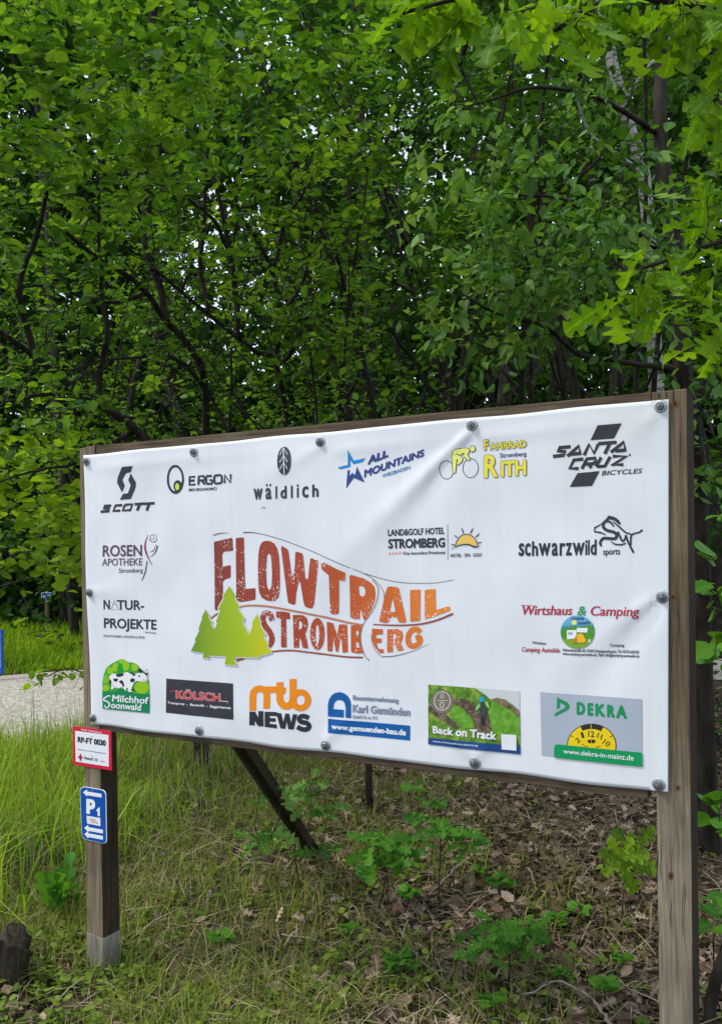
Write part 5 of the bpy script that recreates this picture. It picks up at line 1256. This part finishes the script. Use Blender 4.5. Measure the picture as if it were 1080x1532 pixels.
# ================================================================ GRASS, LITTER, WEEDS
rng = np.random.default_rng(5)
def scatter(n, x0, x1, y0, y1, keep=None):
    """random ground points, thinner with distance; keep(x, y) -> probability"""
    y = y0 * (y1 / y0) ** rng.uniform(0, 1, n); x = rng.uniform(x0, x1, n)
    k = np.abs(x - .1) < y * .47 + .3
    if keep is not None: k &= rng.uniform(0, 1, n) < keep(x, y)
    x, y = x[k], y[k]; return np.stack([x, y, gz(x, y)], 1)
def patch(x, y, f, s): return .5 + .5 * np.sin(f * x + s) * np.cos(f * .9 * y + 1.7 * s) * np.sin(f * .37 * (x + y) + 2 * s)
def on_path(x, y):
    a, b = path_edge(x); return (y > a - .02) & (y < b + .05)

def blade_mesh(name, pos, h, wid, mat, lean=.35, tint=None):
    n = len(pos); a = rng.uniform(0, 2 * np.pi, n); k = np.abs(rng.normal(0, lean, n)); dirh = np.stack([np.cos(a), np.sin(a), np.zeros(n)], 1)
    side = np.stack([-np.sin(a), np.cos(a), np.zeros(n)], 1); h = np.asarray(h); T = [(0, .5), (0, -.5), (.4, .45), (.4, -.45), (.75, .28), (.75, -.28), (1, 0)]
    V = np.zeros((n, 7, 3))
    for i, (t, s) in enumerate(T):
        V[:, i] = pos + side * (s * wid)[:, None] + dirh * (h * k * t * t)[:, None] + np.array([0, 0, 1.0]) * (h * t * (1 - .35 * k * t * t))[:, None]
    F = np.array([(0, 1, 3), (0, 3, 2), (2, 3, 5), (2, 5, 4), (4, 5, 6)]); FF = (F[None] + (np.arange(n) * 7)[:, None, None]).reshape(-1, 3)
    t = rng.uniform(0, 1, n) if tint is None else tint
    return mesh_np(name, V.reshape(-1, 3), FF, mat, tint=np.repeat(t, 7))

M_GRASS = leaf_mat('grass_blade', (0.100, 0.190, 0.010, 1), (0.215, 0.360, 0.018, 1), (0.390, 0.500, 0.055, 1), .38, (1.6, 1.5, .7, 1))
M_LAWN = leaf_mat('lawn_blade', (0.110, 0.220, 0.008, 1), (0.190, 0.340, 0.010, 1), (0.280, 0.430, 0.018, 1), .35, (1.6, 1.5, .7, 1))
M_OLIVE = leaf_mat('thin_grass', (0.075, 0.125, 0.012, 1), (0.165, 0.220, 0.024, 1), (0.320, 0.300, 0.080, 1), .3, (1.5, 1.4, .7, 1))
M_STRAW = leaf_mat('dry_straw', (0.13, 0.10, 0.06, 1), (0.27, 0.215, 0.135, 1), (0.44, 0.37, 0.26, 1), .15, (1.1, 1, .8, 1), rough=.8, spec=.1)
M_LITTER = leaf_mat('dead_leaf', (0.045, 0.029, 0.018, 1), (0.150, 0.100, 0.064, 1), (0.40, 0.305, 0.22, 1), .12, (1.2, .9, .6, 1), rough=.75, spec=.15)
M_WEED = leaf_mat('weed_leaf', (0.060, 0.110, 0.012, 1), (0.120, 0.190, 0.020, 1), (0.210, 0.280, 0.045, 1), .3, (1.5, 1.4, .7, 1))

def tallzone(x, y):
    e = -1.22 + (y - 4.3) * .30 - x; return np.clip(e / .45, 0, 1) * (~on_path(x, y)) * (y > 3.7) * np.clip((y - 3.6) / 1.0, .12, 1)
p_ = scatter(75000, -4.5, 1.0, 3.6, 9.6, lambda x, y: tallzone(x, y) * (.06 + .94 * patch(x, y, 6, 1) ** 1.5))
h_ = rng.uniform(.12, .54, len(p_)) * np.clip(.45 - .55 * (p_[:, 0] + .9), .45, 1.05) * np.clip(1.4 - .22 * (p_[:, 1] - 3.7), .35, 1.25) * (.6 + .7 * patch(p_[:, 0], p_[:, 1], 3, 2)); 
tag(link('tall_grass', blade_mesh('tall_grass', p_, h_, rng.uniform(.004, .010, len(p_)), M_GRASS, .8, np.clip(clump_tint(p_, rng, .35, 3), 0, 1))), 'tall fresh green grass between the gravel path and the left post', 'grass', kind='stuff')
p_ = scatter(42000, -9, 1.2, 10.95, 15.8, lambda x, y: (~on_path(x, y)) * 1.0)
tag(link('verge_grass', blade_mesh('verge_grass', p_, rng.uniform(.06, .20, len(p_)) * np.clip((p_[:, 1] - 10.9) / 1.0 + .3, .3, 1), rng.uniform(.010, .022, len(p_)), M_LAWN, .5, np.clip(clump_tint(p_, rng, .4, 1.2), 0, 1))), 'bright green grass verge beyond the gravel path', 'grass', kind='stuff')
p_ = scatter(105000, -2.6, 2.6, 2.65, 8.5, lambda x, y: (~on_path(x, y)) * np.clip(.72 - .48 * (x + .2), .07, 1) * np.clip(patch(x, y, 4.3, .4) * 1.7 - .35, 0.03, 1))
tag(link('thin_grass', blade_mesh('thin_grass', p_, rng.uniform(.03, .15, len(p_)), rng.uniform(.0025, .005, len(p_)), M_OLIVE, .9)), 'thin yellowish grass growing through the leaf litter', 'grass', kind='stuff')
# dry blades mixed into it
p_ = scatter(16000, -4.5, 1.0, 3.4, 8.0, lambda x, y: tallzone(x, y) * (.2 + .8 * patch(x, y, 4, 3)))
tag(link('dry_grass', blade_mesh('dry_grass', p_, rng.uniform(.08, .34, len(p_)), rng.uniform(.003, .006, len(p_)), M_STRAW, .95)), 'dry bent blades mixed into the tall green grass', 'grass', kind='stuff')
# thin pale seed stalks standing above the tall grass
p_ = scatter(900, -4.0, -.6, 4.2, 6.8, lambda x, y: tallzone(x, y))
tag(link('seed_stalks', blade_mesh('seed_stalks', p_, rng.uniform(.45, .85, len(p_)), np.full(len(p_), .0028), M_OLIVE, .28)), 'thin grass stalks standing in front of the gravel', 'grass', kind='stuff')
# loose straw lying about
p_ = scatter(18000, -2.4, 2.8, 2.65, 8.5, lambda x, y: (~on_path(x, y)) * np.clip(patch(x, y, 3.1, 2.4) * 1.5 - .2, .1, 1)); n = len(p_)
a_ = rng.uniform(0, 6.28, n); ax = np.stack([np.cos(a_), np.sin(a_), rng.normal(.08, .12, n)], 1); nn = np.stack([np.zeros(n), np.zeros(n), np.ones(n)], 1) + rng.normal(0, .2, (n, 3))
V, F, k = leaves_geo(p_ + [0, 0, .014], ax, nn, rng.uniform(.07, .26, n), 'blade', rng)
Vr = V.reshape(n, k, 3); sd_ = norm(np.cross(nn, norm(ax))); mid = Vr.copy(); sgn = np.array([1, -1, .84, -.84, .5, -.5, 0])
L_ = np.linalg.norm(Vr[:, 6] - (Vr[:, 0] + Vr[:, 1]) / 2, axis=1); base0 = (Vr[:, 0] + Vr[:, 1]) / 2; tt_ = np.array([0, 0, .4, .4, .75, .75, 1.0])
Vr = base0[:, None] + norm(ax)[:, None] * (L_[:, None] * tt_[None])[..., None] + sd_[:, None] * (sgn[None] * .0022)[..., None] + np.array([0, 0, 1.]) * (np.sin(tt_ * 3.1)[None] * rng.uniform(0, .03, n)[:, None])[..., None]
tag(link('dry_straw', mesh_np('dry_straw', Vr.reshape(-1, 3), F, M_STRAW, tint=np.repeat(rng.uniform(0, 1, n), k))), 'dry straw and dead stalks lying on the ground', 'straw', kind='stuff')
# dead leaves
p_ = scatter(85000, -2.6, 3.4, 2.65, 10.5, lambda x, y: (~on_path(x, y)) * np.clip(.45 + .5 * (x + .1), .05, 1) * np.clip(patch(x, y, 3.7, 3.3) * 1.6 - .05, .15, 1)); n = len(p_)
ax = rng.normal(0, 1, (n, 3)); ax[:, 2] *= .28; nn = rng.normal(0, .42, (n, 3)); nn[:, 2] += 1
tag(link('leaf_litter', leaf_mesh('leaf_litter', p_ + np.stack([np.zeros(n), np.zeros(n), rng.uniform(.004, .03, n)], 1), ax, nn, (.022 + .055 * rng.uniform(0, 1, n) ** 2.2), 'litter', M_LITTER, rng, np.clip(rng.normal(.42, .26, n), 0, 1))), 'brown dead leaves covering the forest floor', 'leaf litter', kind='stuff')
# whole oak leaves among them
p_ = scatter(4800, -2.0, 2.6, 2.65, 6.0, lambda x, y: (~on_path(x, y)) * np.clip(.45 + .5 * (x + .1), .06, 1)); n = len(p_)
ax = rng.normal(0, 1, (n, 3)); ax[:, 2] *= .3; nn = rng.normal(0, .5, (n, 3)); nn[:, 2] += 1
tag(link('oak_leaf_litter', leaf_mesh('oak_leaf_litter', p_ + np.stack([np.zeros(n), np.zeros(n), rng.uniform(.012, .04, n)], 1), ax, nn, rng.uniform(.04, .085, n), 'oak', M_LITTER, rng, np.clip(rng.normal(.55, .25, n), 0, 1))), 'whole dry lobed leaves lying on top of the litter', 'leaf litter', kind='stuff')
# small weeds
p_ = scatter(13000, -2.3, 2.2, 2.65, 6.5, lambda x, y: (~on_path(x, y)) * np.clip(.62 - .40 * (x + .2), .05, .9) * np.clip((4.0 - y) / .8, .22, 1) * np.clip(patch(x, y, 5.3, 1.1) * 2.2 - .75, 0, 1)); m = 7
c_ = np.repeat(p_, m, 0); n = len(c_); a_ = rng.uniform(0, 6.28, n); ax = np.stack([np.cos(a_), np.sin(a_), rng.uniform(-.1, .7, n)], 1); nn = rng.normal(0, .35, (n, 3)); nn[:, 2] += 1
c_ = c_ + np.stack([np.cos(a_) * .008, np.sin(a_) * .008, rng.uniform(.004, .05, n)], 1)
tag(link('small_weeds', leaf_mesh('small_weeds', c_, ax, nn, rng.uniform(.014, .036, n), 'round', M_WEED, rng, np.clip(np.repeat(rng.uniform(.1, .9, len(p_)), m) + rng.normal(0, .12, n), 0, 1))), 'low weeds with small round leaves around the posts', 'weeds', kind='stuff')

# ================================================================ SAPLINGS AND SMALL PLANTS
def seedling(name, label, cat, foot_px, tips_px, leafkind, mat, size, per, group=None, stem_r=.004, droop=.35, up=.8, tint=None, seed=1, spread=.008, depth=None, fan=False):
    """young plant: foot at a ground pixel, leaf bunches at (px, py, depth shift)"""
    foot = ground_pt(*foot_px, 0.0) if depth is None else gp(foot_px[0], depth)
    d = float((foot - CAM) @ FW); w = Woody(seed); rg = w.rng
    top = np.mean([R3(a, b, d + c) for a, b, c in tips_px], axis=0); mid = foot * .5 + top * .5
    w.limb([foot - [0, 0, .03], foot * .6 + top * .4 + rg.normal(0, .01, 3), foot * .25 + top * .75], stem_r, stem_r * .6, 10)
    w.fill(np.array([R3(a, b, d + c) for a, b, c in tips_px]), r=stem_r * .7)
    e = empty(name, foot, label, cat, group)
    link('stem', tubes_mesh('stem', [(P_ - foot, R_) for P_, R_ in w.paths], BARK2), e)
    Ps, Ax = [], []
    for P_ in w.twigs:
        a0 = rg.uniform(0, 6.28)
        for k in range(per):
            a = a0 + k * 2.399; Ps.append(P_[-1] - (P_[-1] - P_[-2]) * .5 * (k / per) + rg.normal(0, spread, 3)); Ax.append([math.cos(a), math.sin(a), rg.uniform(-droop, .35)])
    n = len(Ps); nn = rg.normal(0, .35, (n, 3)); nn[:, 2] += up; nn[:, 1] -= .45
    if fan: Ax = [[a[0], -.25 + .3 * a[2], a[1]] for a in Ax]; nn = nn * .6 + np.array([-.15, -1.0, .25])
    link('foliage', leaf_mesh('foliage', np.array(Ps) - foot, np.array(Ax), nn, size * rg.uniform(.65, 1.15, n), leafkind, mat, rg, tint), e)
    return e
seedling('oak_sapling', 'dark green oak sapling beside the raking brace', 'sapling', (452, 1335), [(390, 1195, .1), (420, 1180, -.1), (455, 1195, .1), (385, 1260, .05), (410, 1250, -.1), (490, 1210, .2), (470, 1165, .2), (480, 1270, 0)], 'oak', L_BIRCH, .11, 6, seed=41)
seedling('oak_sapling', 'bright oak sapling with a full leaf bunch under the middle of the board', 'sapling', (563, 1365), [(555, 1265, -.05), (585, 1260, 0), (605, 1275, .05), (560, 1290, -.08), (630, 1255, .1), (590, 1285, -.05)], 'oak', L_SAP, .115, 7, seed=42)
seedling('oak_sapling', 'oak sapling right of the fullest one, with upright lit leaves', 'sapling', (655, 1345), [(665, 1240, 0), (690, 1250, .05), (645, 1200, .2), (625, 1180, .25), (700, 1270, 0), (640, 1225, .1)], 'oak', L_SAP, .10, 6, seed=43)
seedling('oak_sapling', 'low spreading oak sapling in the leaf litter near the front', 'sapling', (757, 1475), [(705, 1400, 0), (735, 1395, -.1), (765, 1400, .1), (790, 1395, .05), (720, 1425, -.15), (780, 1420, 0), (745, 1380, .2), (800, 1385, .15)], 'oak', L_SAP, .095, 6, seed=44)
seedling('chestnut_seedling', 'seedling with a star of big serrated leaves left of the right post', 'sapling', (928, 1390), [(928, 1285, -.05), (948, 1272, .25)], 'oak', L_HAZEL, .125, 7, fan=True, seed=45, droop=.6, up=.3, spread=.004)
seedling('round_leaf_seedling', 'small seedling with smooth round leaves right of the right post', 'sapling', (1062, 1470), [(1050, 1350, 0), (1066, 1345, .05), (1052, 1385, -.03), (1078, 1370, .1)], 'round', L_SAP, .07, 4, seed=46, depth=3.1)
# bush at the right edge
w = Woody(47); base = gp(1052, 2.95); base[2] = -.1
w.limb([base, R3(1062, 1500, 2.95), R3(1085, 1425, 3.0), R3(1125, 1250, 3.1), R3(1140, 950, 3.2), R3(1120, 700, 3.2)], .021, .008, 24, .002)
tips = np.array([R3(*q) for q in ((1060, 830, 3.2), (1050, 870, 3.25), (1065, 905, 3.2), (1055, 940, 3.3), (1065, 985, 3.2), (1075, 800, 3.2), (1090, 880, 3.2), (1060, 1195, 3.1), (1075, 1230, 3.1), (1058, 1225, 3.2), (1080, 1180, 3.1), (1070, 950, 3.1), (1068, 760, 3.3))])
w.fill(tips, r=.004)
plant('edge_bush', 'broad-leaved bush at the right edge with a bare leaning stem', 'bush', w, base, 'round', L_SAP, BARK2, per_m=20, size=.085, spread=.012, frac=.5)
# little seedlings in the litter
first = None
spots = [(718, 1312, 'yellowish seedling in the litter under the photo panel'), (748, 1338, 'yellowish seedling beside a dead twig, right of the tall oak saplings'), (832, 1392, 'pale seedling just right of the low oak sapling'), (868, 1378, 'seedling between the low oak sapling and the right post'),
         (612, 1352, 'seedling at the foot of the fullest oak sapling'), (905, 1492, 'seedling beside the fallen pale twig'), (735, 1518, 'seedling in the bare soil at the bottom edge'), (842, 1470, 'seedling just above the fallen pale twig'), (520, 1405, 'seedling in the brown grass in front of the brace'),
         (600, 1462, 'seedling in the litter in the lower middle'), (330, 1420, 'leafy seedling in the thin grass between left post and brace'), (930, 1450, 'seedling close to the left side of the right post')]
w = Woody(48); w.limb([(0, 0, -.02), (.004, 0, .03), (.0, .004, .06)], .002, .0014, 6); rg = w.rng
SM = tubes_mesh('stem', w.paths, BARK2); n = 14; a_ = np.arange(n) * 2.399; ps = np.stack([np.cos(a_) * .012, np.sin(a_) * .012, .03 + .035 * np.arange(n) / n], 1); ax = np.stack([np.cos(a_), np.sin(a_), rg.uniform(-.1, .6, n)], 1); nn = rg.normal(0, .3, (n, 3)); nn[:, 2] += 1
LM = leaf_mesh('foliage', ps, ax, nn, rg.uniform(.035, .062, n), 'round', L_SAP, rg)
for q in spots:
    g_ = ground_pt(q[0], q[1]); e = empty('seedling', g_, q[2], 'seedling', 'small seedlings in the leaf litter', rnd.uniform(0, 6)); s_ = rnd.uniform(.6, 1.1); e.scale = (s_, s_, s_)
    link('stem', SM, e); link('foliage', LM, e)
# thistle-like rosettes in the grass at the left
def rosette(px, py, n, L, label, seed):
    rg = np.random.default_rng(seed); f = ground_pt(px, py); a = rg.uniform(0, 6.28, n); t = rg.uniform(1.2, 3.2, n); ax = np.stack([np.cos(a), np.sin(a), t], 1); nn = np.stack([-np.cos(a) * t, -np.sin(a) * t, np.ones(n)], 1) + rg.normal(0, .2, (n, 3))
    V, F, k = leaves_geo(np.zeros((n, 3)) + rg.normal(0, .012, (n, 3)), ax, nn, L * rg.uniform(.55, 1.1, n), 'toothed', rg)
    o = link('lobed_weed', mesh_np('lobed_weed', V, F, L_SAP, tint=np.repeat(rg.uniform(.2, .9, n), k))); o.location = tuple(f)
    return tag(o, label, 'weed')
rosette(88, 1376, 15, .27, 'upright lobed weed in the grass left of the left post', 51)
rosette(122, 1362, 7, .16, 'smaller lobed weed touching the left post', 52)
rosette(45, 1300, 9, .20, 'lobed weed half hidden in the tall grass at the left', 53)

# stump at the left edge
def stump():
    rg = np.random.default_rng(61); f = ground_pt(-8, 1478); n, m = 40, 22; V = []
    ph = rg.uniform(0, 6.28, 8)
    for j in range(m):
        t = j / (m - 1)
        for i in range(n):
            a = 2 * math.pi * i / n; r = .085 * (1.25 - .42 * t + .12 * t * t) * (1 + .16 * math.sin(3 * a + ph[0] + 1.5 * t) + .09 * math.sin(7 * a + ph[1] + 4 * t) + .05 * math.sin(13 * a + ph[2]))
            z = -.05 + .21 * t * (1 + .16 * math.sin(2 * a + ph[3]) + .025 * math.sin(9 * a + ph[4])); V.append((r * math.cos(a) + .05 * t, r * math.sin(a), z))
    F = [(j * n + i, j * n + (i + 1) % n, (j + 1) * n + (i + 1) % n, (j + 1) * n + i) for j in range(m - 1) for i in range(n)]
    V.append((.05, 0, .13)); F += [((m - 1) * n + i, (m - 1) * n + (i + 1) % n, len(V) - 1) for i in range(n)]
    o = link('tree_stump', mesh_np('tree_stump', np.array(V), F, wood_mat('rotten_stump_wood', rgb(20, 17, 13), rgb(48, 42, 33), rgb(92, 82, 66), (14, 14, 3), bump=.9), smooth=True)); o.location = tuple(f)
    tag(o, 'old dark weathered stump at the left edge of the ground', 'stump')
stump()
# fallen twigs
def twig(pts, r, label, mat):
    P_ = spline([ground_pt(x, y) + np.array([0, 0, h]) for x, y, h in pts], 24); P_ += np.random.default_rng(3).normal(0, .002, P_.shape)
    o = link('fallen_twig', tubes_mesh('fallen_twig', [(P_ - P_[0], np.linspace(r, r * .5, len(P_)))], mat)); o.location = tuple(P_[0]); return tag(o, label, 'twig', 'twigs lying on the ground')
TW = bark_mat('pale_dead_twig', (0.16, 0.13, 0.10, 1), (0.36, 0.31, 0.25, 1), 30)
twig([(915, 1545, .02), (888, 1512, .03), (862, 1492, .03), (832, 1486, .04), (805, 1494, .03), (782, 1496, .02)], .006, 'pale curved fallen twig in front of the right post', TW)
twig([(420, 1405, .02), (470, 1418, .03), (500, 1430, .02), (530, 1445, .02)], .0035, 'thin fallen twig in the litter in the lower middle', TW)
twig([(640, 1350, .03), (690, 1305, .04), (745, 1262, .03)], .004, 'grey fallen branch behind the oak saplings', TW)
twig([(240, 1290, .03), (290, 1262, .08), (345, 1272, .03)], .003, 'arched dry stalk between the left post and the brace', TW)

# ================================================================ SIGNS ACROSS THE PATH
M_POST = wood_mat('round_post_wood', rgb(70, 60, 42), rgb(112, 98, 72), rgb(140, 126, 96), (20, 20, 3))
BLS = flat_mat('blue_sign_enamel', rgb(14, 78, 176), .35)
D = 14.6; f = ray_pt(72, 966, D); f[2] = float(gz(f[0], f[1])); top = ray_pt(72, 884, D)[2] - f[2]
e = empty('toilet_signpost', f, 'small blue toilet sign on a round wooden post in the grass verge', 'sign')
link('post', tubes_mesh('post', [(np.array([[0, 0, -.2], [0, 0, top * .5], [0, 0, top - .01], [0, 0, top]]), np.array([.034, .032, .032, .004]))], M_POST, 12), e)
def panel(name, w_, h_, t_, mat, parent, loc, bev=.004):
    bm = bmesh.new(); bmesh.ops.create_cube(bm, size=1); bmesh.ops.scale(bm, vec=(w_, t_, h_), verts=bm.verts)
    bmesh.ops.bevel(bm, geom=list(bm.edges), offset=bev, segments=2, affect='EDGES'); o = link(name, bm_mesh(name, bm, mat), parent); o.location = loc; return o
sw, sh = .150, .142; zc = ray_pt(72, 893, D)[2] - f[2]
pl = panel('plate', sw, sh, .006, WHT, e, (0, -.040, zc), .002); panel('blue_field', sw - .014, sh - .014, .003, BLS, pl, (0, -.0035, 0), .001)
V, T = glyphs('WC'); xa, xb = V[:, 0].min(), V[:, 0].max(); Vt = []
k_ = .105 / (xb - xa); Fq = []
for dx, dy in ((0, 0), (.003, 0), (-.003, 0), (0, .003), (0, -.003)):
    o_ = len(Vt); Vt += [((x - (xa + xb) / 2) * k_ + dx, -.0055 - o_ * 2e-6, (y - .2) * k_ * .95 + dy) for x, y in V]; Fq += [tuple(int(i) + o_ for i in t) for t in T]
o_ = len(Vt); Vt += [(x, -.0058, z) for x, z in ((-.045, -.044), (.02, -.044), (.02, -.052), (.045, -.040), (.02, -.028), (.02, -.036), (-.045, -.036))]; Fq += [tuple(range(o_, o_ + 7))]
link('lettering', mesh_np('lettering', np.array(Vt), Fq, WHT), pl)
D = 10.6; f = ray_pt(-24, 1000, D); xr = ray_pt(5.5, 975, D)[0]; zt, zb = ray_pt(4, 942, D)[2], ray_pt(4, 1008, D)[2]; W_ = .62; f = np.array([xr - W_ / 2, f[1], float(gz(xr, f[1]))])
e = empty('blue_info_panel', f, 'blue-framed white notice panel cut by the left edge of the view', 'sign')
fr_ = panel('frame', W_, zt - zb, .03, BLS, e, (0, 0, (zt + zb) / 2 - f[2])); panel('white_field', W_ - .06, zt - zb - .10, .004, WHT, fr_, (0, -.017, .02), .001)
for s_ in (-1, 1):
    link('post', tubes_mesh('post', [(np.array([[s_ * .22, .045, -.2], [s_ * .22, .045, zt - f[2] - .1]]), np.array([.025, .025]))], m_zinc, 10), e)
